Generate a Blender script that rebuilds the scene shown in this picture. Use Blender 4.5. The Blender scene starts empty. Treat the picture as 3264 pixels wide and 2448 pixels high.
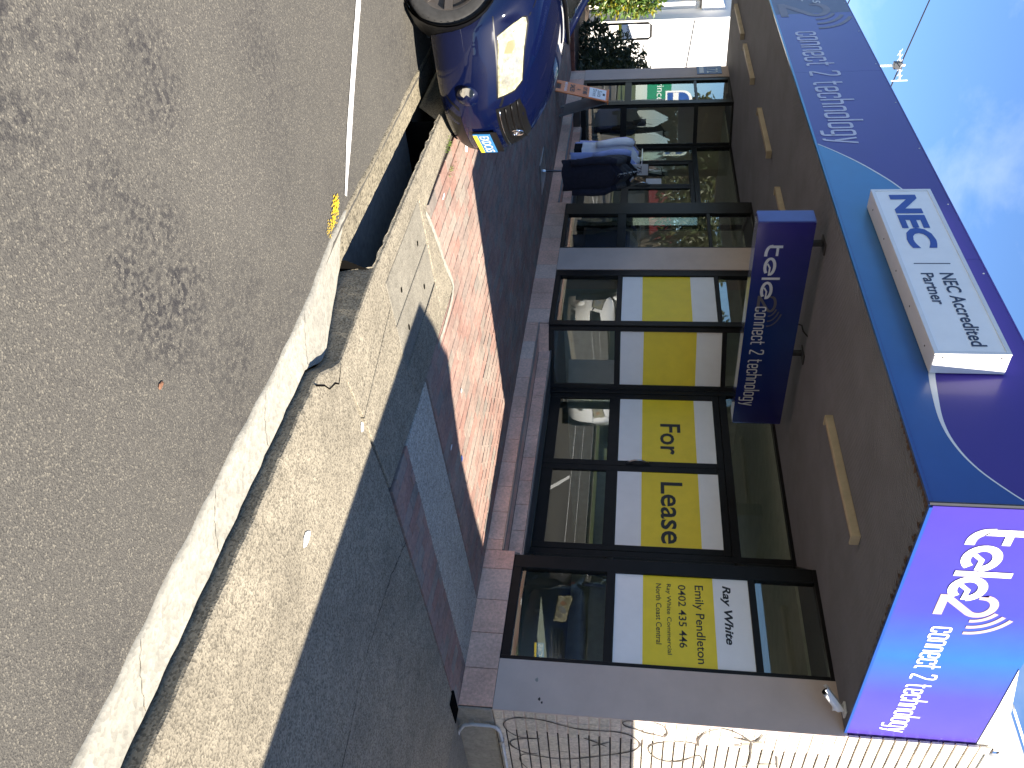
import bpy, bmesh, math, random
from mathutils import Vector, Matrix
from mathutils.bvhtree import BVHTree
random.seed(7)
RAD = math.radians
SC = bpy.context.scene
COL = SC.collection

# ------------------------------------------------------------------ camera
RW = ((0.66161176, 0.12114018, -0.73999658),
      (0.74949854, -0.07677223, 0.65753932),
      (0.02284325, -0.98966210, -0.14158780))      # rows: world axes in (right, down, forward)
CAM = Vector((3.5653, -6.9502, 1.45))
def w_of(v): return Vector([sum(RW[i][k] * v[k] for k in range(3)) for i in range(3)])
cx, cy, cz = w_of((0, -1, 0)), w_of((-1, 0, 0)), -w_of((0, 0, 1))   # the phone was held upright: picture right is up
cd = bpy.data.cameras.new('camera')
cd.sensor_fit = 'HORIZONTAL'; cd.sensor_width = 36.0; cd.lens = 2700 / 3264 * 36.0
cd.clip_start = 0.05; cd.clip_end = 2000
cam = bpy.data.objects.new('camera', cd); COL.objects.link(cam)
cam.matrix_world = Matrix(((cx.x, cy.x, cz.x, CAM.x), (cx.y, cy.y, cz.y, CAM.y), (cx.z, cy.z, cz.z, CAM.z), (0, 0, 0, 1)))
SC.camera = cam

# ------------------------------------------------------------------ light
SUN = Vector((1.07, 0.11, 1.0)).normalized()       # towards the sun
EXPOSURE = 1.75
SC.view_settings.view_transform = 'Standard'; SC.view_settings.look = 'None'
SC.view_settings.exposure = EXPOSURE; SC.view_settings.gamma = 1
SC.view_settings.use_curve_mapping = False
sl = bpy.data.lights.new('sun', 'SUN'); sl.energy = 5.0; sl.angle = RAD(0.53); sl.color = (1.0, 0.92, 0.80)
so = bpy.data.objects.new('sun', sl); COL.objects.link(so); so.location = (20, 5, 25)
so.rotation_euler = SUN.to_track_quat('Z', 'Y').to_euler()
wd = bpy.data.worlds.new('World'); SC.world = wd; wd.use_nodes = True
nt = wd.node_tree; nt.nodes.clear()
def N(t, typ, **k):
    n = t.nodes.new(typ)
    for a, b in k.items(): setattr(n, a, b)
    return n
wo = N(nt, 'ShaderNodeOutputWorld'); wb = N(nt, 'ShaderNodeBackground')
sky = N(nt, 'ShaderNodeTexSky', sky_type='NISHITA', sun_disc=False)
sky.sun_elevation = math.asin(SUN.z); sky.sun_rotation = math.atan2(SUN.x, SUN.y)
sky.altitude = 900; sky.air_density = 1.0; sky.dust_density = 0.0; sky.ozone_density = 8.0
tc = N(nt, 'ShaderNodeTexCoord')
mp = N(nt, 'ShaderNodeMapping'); mp.inputs['Scale'].default_value = (3.0, 3.0, 7.0)
mp.inputs['Rotation'].default_value = (0.3, 0.2, 0.6); mp.inputs['Location'].default_value = (0.35, 0.1, 0.5)
cn = N(nt, 'ShaderNodeTexNoise'); cn.inputs['Scale'].default_value = 1.5; cn.inputs['Detail'].default_value = 8
cn.inputs['Roughness'].default_value = 0.58; cn.inputs['Distortion'].default_value = 0.35
cr = N(nt, 'ShaderNodeValToRGB'); cr.color_ramp.elements[0].position = 0.50; cr.color_ramp.elements[1].position = 0.78
cr.color_ramp.elements[1].color = (0.22, 0.22, 0.22, 1)
mx = N(nt, 'ShaderNodeMixRGB'); mx.inputs[2].default_value = (7.0, 7.3, 7.6, 1)
L = nt.links.new
L(tc.outputs['Generated'], mp.inputs[0]); L(mp.outputs[0], cn.inputs[0]); L(cn.outputs[0], cr.inputs[0])
L(cr.outputs[0], mx.inputs[0]); L(sky.outputs[0], mx.inputs[1]); L(mx.outputs[0], wb.inputs[0])
wb.inputs[1].default_value = 0.074; L(wb.outputs[0], wo.inputs[0])
SC.cycles.max_bounces = 8; SC.cycles.transparent_max_bounces = 16
try:
    SC.cycles.use_denoising = True
except Exception: pass

# ------------------------------------------------------------------ materials
MATS = {}
def newmat(name):
    m = bpy.data.materials.new(name); m.use_nodes = True
    t = m.node_tree; b = t.nodes['Principled BSDF']; MATS[name] = m
    return m, t, b
def ramp(t, src, stops):
    r = N(t, 'ShaderNodeValToRGB'); e = r.color_ramp.elements
    while len(e) < len(stops): e.new(0.5)
    for el, (p, c) in zip(e, stops):
        el.position = p; el.color = (c[0], c[1], c[2], 1) if hasattr(c, '__len__') else (c, c, c, 1)
    t.links.new(src, r.inputs[0]); return r.outputs[0]
def noise(t, scale, detail=6, rough=0.6, vec=None, dist=0.0):
    n = N(t, 'ShaderNodeTexNoise'); n.inputs['Scale'].default_value = scale; n.inputs['Detail'].default_value = detail
    n.inputs['Roughness'].default_value = rough; n.inputs['Distortion'].default_value = dist
    if vec is None:
        vec = pos(t)
    t.links.new(vec, n.inputs['Vector']); return n.outputs[0]
def pos(t):
    g = t.nodes.get('wpos') or N(t, 'ShaderNodeNewGeometry', name='wpos'); return g.outputs['Position']
def mixc(t, fac, a, b, mode='MIX'):
    m = N(t, 'ShaderNodeMixRGB', blend_type=mode)
    for i, v in ((0, fac), (1, a), (2, b)):
        if hasattr(v, 'is_output') or isinstance(v, bpy.types.NodeSocket): t.links.new(v, m.inputs[i])
        elif i == 0: m.inputs[0].default_value = v
        else: m.inputs[i].default_value = (v[0], v[1], v[2], 1)
    return m.outputs[0]
def bump(t, b, h, strength=0.3, dist=0.01):
    n = N(t, 'ShaderNodeBump'); n.inputs['Strength'].default_value = strength; n.inputs['Distance'].default_value = dist
    t.links.new(h, n.inputs['Height']); t.links.new(n.outputs[0], b.inputs['Normal'])
def simple(name, col, rough=0.6, metal=0.0, var=0.12, scale=6.0, bmp=0.0, bscale=60, spec=0.5, coat=0.0, rnd=0.0, dirt=0.0):
    m, t, b = newmat(name)
    b.inputs['Roughness'].default_value = rough; b.inputs['Metallic'].default_value = metal
    b.inputs['Specular IOR Level'].default_value = spec
    if coat: b.inputs['Coat Weight'].default_value = coat; b.inputs['Coat Roughness'].default_value = 0.03
    lo = [max(0, c * (1 - var)) for c in col]; hi = [min(1, c * (1 + var)) for c in col]
    c = ramp(t, noise(t, scale), [(0.3, lo), (0.7, hi)])
    if rnd:
        oi = N(t, 'ShaderNodeObjectInfo')
        c = mixc(t, 1.0, c, ramp(t, oi.outputs['Random'], [(0, 1 - rnd), (1, 1 + rnd)]), 'MULTIPLY')
    if dirt:
        d = ramp(t, noise(t, 1.7, 8, 0.7), [(0.45, 0), (0.75, dirt)])
        c = mixc(t, d, c, [x * 0.35 for x in col])
    t.links.new(c, b.inputs['Base Color'])
    if bmp: bump(t, b, noise(t, bscale, 4), bmp, 0.004)
    return m
def concrete(name, col, speck=0.5, rough=0.9, sscale=120, stain=0.35, bmp=0.5):
    m, t, b = newmat(name); b.inputs['Roughness'].default_value = rough; b.inputs['Specular IOR Level'].default_value = 0.25
    v = N(t, 'ShaderNodeTexVoronoi'); v.inputs['Scale'].default_value = sscale; t.links.new(pos(t), v.inputs['Vector'])
    sp = ramp(t, v.outputs['Color'], [(0.2, 1 - speck), (0.5, 1.0), (0.85, 1 + speck * 0.5)])
    n1 = ramp(t, noise(t, 1.3, 9, 0.72), [(0.3, 1 - stain), (0.62, 1.0)])
    n2 = ramp(t, noise(t, 14, 6, 0.6), [(0.3, 0.84), (0.7, 1.1)])
    c = mixc(t, 1, mixc(t, 1, mixc(t, 1, col, sp, 'MULTIPLY'), n1, 'MULTIPLY'), n2, 'MULTIPLY')
    t.links.new(c, b.inputs['Base Color'])
    h = mixc(t, 0.5, noise(t, 180, 3), v.outputs['Distance'])
    bump(t, b, h, bmp, 0.006)
    return m
STAINS = ((1.45, -6.25, 0.62, 0.42), (1.22, -5.42, 0.46, 0.72), (0.85, -5.9, 0.30, 0.30))
def asphalt():
    m, t, b = newmat('asphalt'); b.inputs['Roughness'].default_value = 0.85; b.inputs['Specular IOR Level'].default_value = 0.3
    v = N(t, 'ShaderNodeTexVoronoi'); v.inputs['Scale'].default_value = 190; t.links.new(pos(t), v.inputs['Vector'])
    sx = N(t, 'ShaderNodeSeparateColor'); t.links.new(v.outputs['Color'], sx.inputs[0])
    base = ramp(t, sx.outputs[0], [(0.0, (0.059, 0.055, 0.048)), (0.35, (0.080, 0.0745, 0.0645)), (0.85, (0.094, 0.087, 0.074)), (0.975, (0.165, 0.15, 0.12))])
    v2 = N(t, 'ShaderNodeTexVoronoi'); v2.inputs['Scale'].default_value = 42; t.links.new(pos(t), v2.inputs['Vector'])
    sx2 = N(t, 'ShaderNodeSeparateColor'); t.links.new(v2.outputs['Color'], sx2.inputs[0])
    big = noise(t, 0.9, 5, 0.6); sm = noise(t, 38, 4, 0.6)
    # open patches where the binder has worn and dark stones show
    patch = ramp(t, big, [(0.50, 0), (0.68, 0.8)])
    pits = ramp(t, sm, [(0.46, 0), (0.56, 1)])
    stain = None
    for (sx_, sy_, ax_, ay_) in STAINS:      # worn, open patches of the wearing course
        mpg = N(t, 'ShaderNodeMapping', vector_type='POINT'); mpg.inputs['Location'].default_value = (-sx_ / ax_, -sy_ / ay_, 0); mpg.inputs['Scale'].default_value = (1 / ax_, 1 / ay_, 0)
        t.links.new(pos(t), mpg.inputs[0]); ln = N(t, 'ShaderNodeVectorMath', operation='LENGTH'); t.links.new(mpg.outputs[0], ln.inputs[0])
        g_ = ramp(t, ln.outputs['Value'], [(0.25, 1.0), (1.0, 0.0)])
        stain = g_ if stain is None else mixc(t, 1, stain, g_, 'LIGHTEN')
    stain = mixc(t, 1, stain, ramp(t, noise(t, 2.6, 6, 0.7), [(0.36, 0), (0.56, 1)]), 'MULTIPLY')
    patch = mixc(t, 1, mixc(t, 0.75, (0, 0, 0), patch), stain, 'LIGHTEN')
    dk = mixc(t, 1, patch, pits, 'MULTIPLY')
    c = mixc(t, dk, base, (0.022, 0.021, 0.023))
    c = mixc(t, 1, c, ramp(t, noise(t, 0.35, 4), [(0.3, 0.86), (0.7, 1.1)]), 'MULTIPLY')
    t.links.new(c, b.inputs['Base Color'])
    bump(t, b, mixc(t, 0.6, v.outputs['Distance'], noise(t, 90, 4)), 0.65, 0.006)
    return m
def paver(name, cols, rough=0.85):
    m, t, b = newmat(name); b.inputs['Roughness'].default_value = rough; b.inputs['Specular IOR Level'].default_value = 0.3
    oi = N(t, 'ShaderNodeObjectInfo'); gi = N(t, 'ShaderNodeNewGeometry')
    a = N(t, 'ShaderNodeMath', operation='ADD'); t.links.new(oi.outputs['Random'], a.inputs[0]); t.links.new(gi.outputs['Random Per Island'], a.inputs[1])
    f = N(t, 'ShaderNodeMath', operation='FRACT'); t.links.new(a.outputs[0], f.inputs[0])
    n = len(cols)
    c = ramp(t, f.outputs[0], [(i / n, cc) for i, cc in enumerate(cols)])
    c = mixc(t, 1, c, ramp(t, noise(t, 35, 6), [(0.3, 0.75), (0.7, 1.15)]), 'MULTIPLY')
    c = mixc(t, 1, c, ramp(t, noise(t, 2.0, 7, 0.7), [(0.3, 0.7), (0.6, 1.05)]), 'MULTIPLY')
    t.links.new(c, b.inputs['Base Color'])
    bump(t, b, noise(t, 150, 4), 0.4, 0.004)
    return m
def glass_mat(name, tint, gain=1.5, base=0.05):
    m = bpy.data.materials.new(name); m.use_nodes = True; t = m.node_tree; t.nodes.clear(); MATS[name] = m
    o = N(t, 'ShaderNodeOutputMaterial'); tr = N(t, 'ShaderNodeBsdfTransparent'); gl = N(t, 'ShaderNodeBsdfGlossy')
    tr.inputs[0].default_value = (*tint, 1); gl.inputs['Color'].default_value = (0.95, 0.98, 0.96, 1); gl.inputs['Roughness'].default_value = 0.0
    fr = N(t, 'ShaderNodeFresnel'); fr.inputs[0].default_value = 1.55
    g = N(t, 'ShaderNodeNewGeometry')
    ma = N(t, 'ShaderNodeMath', operation='MULTIPLY_ADD'); ma.inputs[1].default_value = gain; ma.inputs[2].default_value = base
    iv = N(t, 'ShaderNodeMath', operation='SUBTRACT'); iv.inputs[0].default_value = 1.0
    mu = N(t, 'ShaderNodeMath', operation='MULTIPLY', use_clamp=True); ms = N(t, 'ShaderNodeMixShader')
    t.links.new(fr.outputs[0], ma.inputs[0]); t.links.new(g.outputs['Backfacing'], iv.inputs[1])
    t.links.new(ma.outputs[0], mu.inputs[0]); t.links.new(iv.outputs[0], mu.inputs[1]); t.links.new(mu.outputs[0], ms.inputs[0])
    t.links.new(tr.outputs[0], ms.inputs[1]); t.links.new(gl.outputs[0], ms.inputs[2]); t.links.new(ms.outputs[0], o.inputs[0])
    return m
def leaf_mat(name, cols, trans=0.25):
    m, t, b = newmat(name); b.inputs['Roughness'].default_value = 0.45
    g = N(t, 'ShaderNodeNewGeometry')
    n = len(cols); c = ramp(t, g.outputs['Random Per Island'], [(i / max(1, n - 1), cc) for i, cc in enumerate(cols)])
    t.links.new(c, b.inputs['Base Color'])
    tl = N(t, 'ShaderNodeBsdfTranslucent'); t.links.new(c, tl.inputs[0])
    ms = N(t, 'ShaderNodeMixShader'); ms.inputs[0].default_value = trans
    o = t.nodes['Material Output']; t.links.new(b.outputs[0], ms.inputs[1]); t.links.new(tl.outputs[0], ms.inputs[2]); t.links.new(ms.outputs[0], o.inputs[0])
    return m
def axis_ramp(name, axis, a0, a1, stops, rough=0.3, coat=0.15):
    m, t, b = newmat(name); b.inputs['Roughness'].default_value = rough; b.inputs['Coat Weight'].default_value = coat
    b.inputs['Coat Roughness'].default_value = 0.08
    s = N(t, 'ShaderNodeSeparateXYZ'); t.links.new(pos(t), s.inputs[0])
    mr = N(t, 'ShaderNodeMapRange'); mr.inputs[1].default_value = a0; mr.inputs[2].default_value = a1
    t.links.new(s.outputs[axis], mr.inputs[0])
    c = ramp(t, mr.outputs[0], stops)
    c = mixc(t, 1, c, ramp(t, noise(t, 3, 6), [(0.3, 0.92), (0.7, 1.06)]), 'MULTIPLY')
    t.links.new(c, b.inputs['Base Color'])
    return m
asphalt()
concrete('footpath_concrete', (0.262, 0.230, 0.172), 0.45, sscale=110)
concrete('lid_concrete', (0.235, 0.215, 0.172), 0.3, sscale=150)
concrete('strip_concrete', (0.44, 0.41, 0.345), 0.4, sscale=95, stain=0.15)
concrete('gutter_new', (0.35, 0.33, 0.275), 0.16, sscale=60, stain=0.22, bmp=0.25)
concrete('gutter_old', (0.24, 0.21, 0.15), 0.55, sscale=75)
concrete('plinth_concrete', (0.36, 0.345, 0.30), 0.1, sscale=40, stain=0.3)
concrete('bedding_sand', (0.10, 0.085, 0.07), 0.3)
concrete('soil', (0.06, 0.04, 0.028), 0.6, sscale=60)
simple('pit_dark', (0.006, 0.0055, 0.005), 0.95, spec=0.0)
paver('paving_brick', [(0.335, 0.205, 0.165), (0.26, 0.22, 0.183), (0.35, 0.215, 0.172), (0.23, 0.197, 0.168), (0.315, 0.18, 0.142), (0.285, 0.243, 0.202), (0.30, 0.185, 0.15)])
paver('wall_brick', [(0.70, 0.64, 0.53), (0.74, 0.67, 0.56), (0.67, 0.61, 0.51), (0.72, 0.64, 0.55)])
paver('skirting_tile', [(0.78, 0.48, 0.36), (0.80, 0.50, 0.38), (0.72, 0.50, 0.40), (0.84, 0.48, 0.36), (0.72, 0.54, 0.44)], 0.55)
simple('grout', (0.10, 0.085, 0.075), 0.9)
simple('joint_dark', (0.05, 0.04, 0.036), 0.95)
simple('render_grey', (0.58, 0.475, 0.415), 0.75, var=0.07, scale=2.5, bmp=0.12, bscale=45, dirt=0.12)
simple('frame_black', (0.0075, 0.0075, 0.0085), 0.42, var=0.25, scale=9, spec=0.22)
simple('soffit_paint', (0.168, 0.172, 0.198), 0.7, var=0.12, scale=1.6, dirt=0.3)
simple('roof_grey', (0.30, 0.28, 0.27), 0.7)
simple('white_paint', (0.78, 0.76, 0.72), 0.5, var=0.04)
simple('box_white', (0.74, 0.74, 0.74), 0.35, var=0.04, coat=0.2)
simple('sign_white', (0.88, 0.88, 0.88), 0.4, var=0.03)
simple('sign_yellow', (0.90, 0.68, 0.02), 0.4, var=0.05)
simple('ink_dark', (0.015, 0.017, 0.022), 0.5)
simple('ink_navy', (0.02, 0.03, 0.075), 0.45)
simple('nec_blue', (0.015, 0.06, 0.33), 0.4)
simple('vinyl_purple', (0.052, 0.030, 0.24), 0.30, var=0.06, scale=1.2, coat=0.12, spec=0.3)
axis_ramp('vinyl_blue', 0, -4.9, 0.0, [(0, (0.02, 0.20, 0.42)), (0.35, (0.015, 0.14, 0.36)), (1, (0.012, 0.055, 0.26))])
axis_ramp('vinyl_end', 1, -2.9, 0.1, [(0, (0.052, 0.027, 0.25)), (0.38, (0.042, 0.038, 0.28)), (0.57, (0.02, 0.095, 0.34)), (0.75, (0.055, 0.042, 0.29)), (1, (0.075, 0.048, 0.29))])
axis_ramp('hanging_sign_blue', 1, -2.7, 0.05, [(0, (0.016, 0.011, 0.15)), (0.5, (0.008, 0.03, 0.14)), (1, (0.012, 0.010, 0.10))], 0.2, 0.6)
simple('hanging_sign_rim', (0.05, 0.075, 0.27), 0.35)
simple('fascia_grey', (0.115, 0.125, 0.20), 0.45)
simple('print_white', (0.74, 0.73, 0.72), 0.35, var=0.03)
simple('print_grey', (0.21, 0.20, 0.25), 0.5)
simple('print_silver', (0.56, 0.56, 0.56), 0.4)
simple('print_umber', (0.085, 0.078, 0.085), 0.4)
simple('print_pink', (0.40, 0.29, 0.27), 0.4)
simple('fascia_letter', (0.56, 0.56, 0.68), 0.5)
simple('fitting_cream', (0.50, 0.42, 0.29), 0.5, dirt=0.25)
simple('fitting_lamp', (0.28, 0.225, 0.18), 0.45)
simple('dark_steel', (0.045, 0.045, 0.05), 0.5, metal=0.3)
simple('steel', (0.52, 0.53, 0.55), 0.28, metal=1.0)
simple('nosing_metal', (0.33, 0.34, 0.36), 0.38, metal=0.85, dirt=0.25)
simple('rust', (0.10, 0.06, 0.04), 0.9, var=0.4, scale=30)
simple('line_white', (0.74, 0.73, 0.70), 0.8, var=0.08, scale=40, bmp=0.4, bscale=120)
simple('line_yellow', (0.62, 0.42, 0.02), 0.8, var=0.2, scale=30)
simple('dropping', (0.72, 0.73, 0.74), 0.7)
simple('wall_white_far', (0.80, 0.78, 0.74), 0.7, var=0.03)
simple('room_wall', (0.55, 0.55, 0.50), 0.8)
simple('room_floor', (0.11, 0.115, 0.11), 0.5)
simple('room_ceiling', (0.74, 0.75, 0.66), 0.8)
simple('spray_black', (0.085, 0.072, 0.060), 0.85, var=0.3, scale=25)
simple('pipe_white', (0.55, 0.56, 0.57), 0.45, dirt=0.2)
simple('plastic_orange', (0.90, 0.25, 0.07), 0.5)
simple('plastic_grey', (0.20, 0.20, 0.20), 0.5)
simple('paint_blue', (0.0008, 0.0026, 0.019), 0.5, var=0.05, coat=0.75, spec=0.05)
simple('paint_cream', (0.62, 0.55, 0.40), 0.25, var=0.03, coat=0.8)
simple('paint_white', (0.75, 0.75, 0.74), 0.25, var=0.02, coat=0.8)
simple('car_black', (0.004, 0.004, 0.0045), 0.4, spec=0.2)
simple('rubber', (0.028, 0.027, 0.026), 0.85, var=0.25, scale=30, bmp=0.2)
simple('rim_grey', (0.05, 0.043, 0.038), 0.55)  # dark brown-grey steel, darkened further to stand for shadow on the wheel
simple('chrome', (0.85, 0.86, 0.88), 0.07, metal=1.0)
simple('lens_haze', (0.30, 0.28, 0.19), 0.2, var=0.45, scale=22, coat=1.0)
simple('lens_bowl', (0.62, 0.60, 0.48), 0.08, metal=0.7, var=0.3, scale=40)
simple('lens_amber', (0.30, 0.17, 0.09), 0.25)
simple('plate_yellow', (0.75, 0.60, 0.03), 0.35)
simple('plate_blue', (0.03, 0.16, 0.36), 0.35)
simple('car_glass', (0.012, 0.014, 0.015), 0.04, coat=1.0)
simple('cloth_navy', (0.014, 0.014, 0.026), 0.95, var=0.3, scale=20)
simple('cloth_charcoal', (0.055, 0.055, 0.06), 0.95, var=0.3, scale=20)
simple('cloth_black', (0.009, 0.009, 0.012), 0.95)
simple('cloth_white', (0.80, 0.80, 0.82), 0.9, var=0.08)
simple('cloth_blue', (0.34, 0.40, 0.70), 0.9, var=0.1)
simple('cloth_lilac', (0.58, 0.57, 0.85), 0.9, var=0.1)
simple('cloth_tan', (0.27, 0.20, 0.14), 0.9)
simple('bark', (0.09, 0.07, 0.05), 0.9, bmp=0.5)
simple('grass_verge', (0.06, 0.08, 0.025), 0.95, var=0.4, scale=4)
simple('awning_red', (0.5, 0.05, 0.03), 0.5)
simple('sign_green', (0.01, 0.22, 0.12), 0.4)
simple('sign_blue', (0.02, 0.09, 0.36), 0.4)
simple('number_blue', (0.03, 0.06, 0.20), 0.4)
simple('edge_brick', (0.20, 0.075, 0.05), 0.85, var=0.2)
simple('dead_leaf', (0.16, 0.075, 0.04), 0.8, var=0.3, scale=60)
simple('wire_black', (0.012, 0.012, 0.014), 0.7)
simple('paper_white', (0.55, 0.57, 0.60), 0.6)
glass_mat('shop_glass', (0.84, 0.87, 0.84), 1.6, 0.06)
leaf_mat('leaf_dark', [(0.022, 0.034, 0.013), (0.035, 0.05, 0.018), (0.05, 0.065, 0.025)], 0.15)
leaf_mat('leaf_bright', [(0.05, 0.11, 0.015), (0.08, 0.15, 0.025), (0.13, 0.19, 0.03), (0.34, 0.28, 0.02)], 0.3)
leaf_mat('leaf_tree', [(0.04, 0.055, 0.02), (0.06, 0.075, 0.025), (0.09, 0.09, 0.035)], 0.2)
leaf_mat('leaf_grass', [(0.09, 0.16, 0.02), (0.14, 0.2, 0.03)], 0.3)

# ------------------------------------------------------------------ mesh helpers
class MB:
    def __init__(s): s.v = []; s.f = []
    def add(s, vs, fs):
        o = len(s.v); s.v += [tuple(p) for p in vs]; s.f += [tuple(o + i for i in f) for f in fs]; return s
    def box(s, x0, x1, y0, y1, z0, z1):
        return s.add([(x0, y0, z0), (x1, y0, z0), (x1, y1, z0), (x0, y1, z0), (x0, y0, z1), (x1, y0, z1), (x1, y1, z1), (x0, y1, z1)],
                     [(0, 3, 2, 1), (4, 5, 6, 7), (0, 1, 5, 4), (1, 2, 6, 5), (2, 3, 7, 6), (3, 0, 4, 7)])
    def prism(s, poly, off):
        """closed prism: polygon (3D points) swept by vector off"""
        n = len(poly); a = [Vector(p) for p in poly]; o = Vector(off)
        return s.add(a + [p + o for p in a], [tuple(range(n))[::-1], tuple(range(n, 2 * n))] + [(i, (i + 1) % n, n + (i + 1) % n, n + i) for i in range(n)])
    def tube(s, pts, r, n=8, caps=True):
        pts = [Vector(p) for p in pts]; rings = []; up = Vector((0.123, 0.37, 0.92))
        for i, p in enumerate(pts):
            d = (pts[min(i + 1, len(pts) - 1)] - pts[max(i - 1, 0)]).normalized()
            a = d.cross(up).normalized(); b = d.cross(a).normalized()
            rr = r[i] if hasattr(r, '__len__') else r
            rings.append([p + (a * math.cos(2 * math.pi * k / n) + b * math.sin(2 * math.pi * k / n)) * rr for k in range(n)])
        vs = [q for ring in rings for q in ring]; fs = []
        for i in range(len(pts) - 1):
            for k in range(n): fs.append((i * n + k, (i + 1) * n + k, (i + 1) * n + (k + 1) % n, i * n + (k + 1) % n))
        if caps: fs += [tuple(range(n)), tuple(range(len(vs) - n, len(vs)))[::-1]]
        return s.add(vs, fs)
    def lathe(s, prof, o, ax, n=32):
        """profile of (radius, height) turned about axis ax at o"""
        ax = Vector(ax).normalized(); a = ax.orthogonal().normalized(); b = ax.cross(a); o = Vector(o)
        vs = [o + ax * h + (a * math.cos(2 * math.pi * k / n) + b * math.sin(2 * math.pi * k / n)) * r for r, h in prof for k in range(n)]
        fs = [(i * n + k, i * n + (k + 1) % n, (i + 1) * n + (k + 1) % n, (i + 1) * n + k) for i in range(len(prof) - 1) for k in range(n)]
        return s.add(vs, fs)
    def ribbon(s, pts, w, u, v, o, nrm, closed=False, lift=0.0):
        """flat stroke in the plane o + a*u + b*v"""
        pts = [Vector((p[0], p[1])) for p in pts]
        n = len(pts); L_, R_ = [], []
        for i, p in enumerate(pts):
            a = pts[(i - 1) % n] if (closed or i > 0) else p
            b = pts[(i + 1) % n] if (closed or i < n - 1) else p
            d1 = (p - a); d2 = (b - p)
            d1 = d1.normalized() if d1.length > 1e-9 else d2.normalized(); d2 = d2.normalized() if d2.length > 1e-9 else d1
            n1 = Vector((-d1.y, d1.x)); n2 = Vector((-d2.y, d2.x)); m = (n1 + n2)
            m = m.normalized() if m.length > 1e-6 else n1
            k = 1 / max(0.45, m.dot(n1)); ww = w[i] if hasattr(w, '__len__') else w
            L_.append(p + m * ww * 0.5 * k); R_.append(p - m * ww * 0.5 * k)
        o = Vector(o); u = Vector(u); v = Vector(v); nr = Vector(nrm) * lift
        P = lambda q: o + u * q.x + v * q.y + nr
        vs = [P(q) for q in L_] + [P(q) for q in R_]; fs = []
        for i in range(n if closed else n - 1):
            j = (i + 1) % n; fs.append((i, n + i, n + j, j))
        # face the normal
        if fs:
            a, b, c = vs[fs[0][0]], vs[fs[0][1]], vs[fs[0][2]]
            if (b - a).cross(c - a).dot(Vector(nrm)) < 0: fs = [f[::-1] for f in fs]
        return s.add(vs, fs)
    def mesh(s, name, smooth=False):
        m = bpy.data.meshes.new(name); m.from_pydata(s.v, [], s.f); m.validate(); m.update()
        if smooth:
            m.polygons.foreach_set('use_smooth', [True] * len(m.polygons))
        return m
    def build(s, name, mat, parent=None, smooth=False, bevel=0.0, local=False):
        m = s.mesh(name, smooth)
        bm = bmesh.new(); bm.from_mesh(m)
        bmesh.ops.recalc_face_normals(bm, faces=bm.faces) if bevel != -1 else None
        if bevel > 0:
            bmesh.ops.bevel(bm, geom=bm.edges[:], offset=bevel, segments=1, affect='EDGES', clamp_overlap=True)
        bm.to_mesh(m); bm.free()
        return link(name, m, mat, parent, local)
def wloc(o):
    return (Vector(o.location) if o.parent is None else Vector(o.location) + wloc(o.parent))
def link(name, mesh, mat, parent=None, local=False):
    o = bpy.data.objects.new(name, mesh)
    if mat is not None and len(mesh.materials) == 0: mesh.materials.append(MATS[mat])
    COL.objects.link(o)
    if parent is not None:
        o.parent = parent
        if not local: o.location = -wloc(parent)
    return o
def thing(name, label, cat, loc=(0, 0, 0), rz=0.0, group=None):
    o = bpy.data.objects.new(name, None); COL.objects.link(o); o.location = loc; o.rotation_euler = (0, 0, rz)
    o.empty_display_size = 0.2
    return tag(o, label, cat, group)
def tag(o, label, cat, group=None):
    o['label'] = label; o['category'] = cat
    if group: o['group'] = group
    return o
def struct(o): o['kind'] = 'structure'; return o
def stuff(o): o['kind'] = 'stuff'; return o
def copy_tree(o, parent=None):
    c = o.copy(); COL.objects.link(c); c.parent = parent
    for ch in list(o.children): copy_tree(ch, c)
    return c
def bevel_box_mesh(name, dx, dy, dz, bev):
    bm = bmesh.new(); bmesh.ops.create_cube(bm, size=1.0)
    bmesh.ops.scale(bm, vec=(dx, dy, dz), verts=bm.verts)
    bmesh.ops.bevel(bm, geom=bm.edges[:], offset=bev, segments=1, affect='EDGES')
    m = bpy.data.meshes.new(name); bm.to_mesh(m); bm.free(); return m

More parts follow.
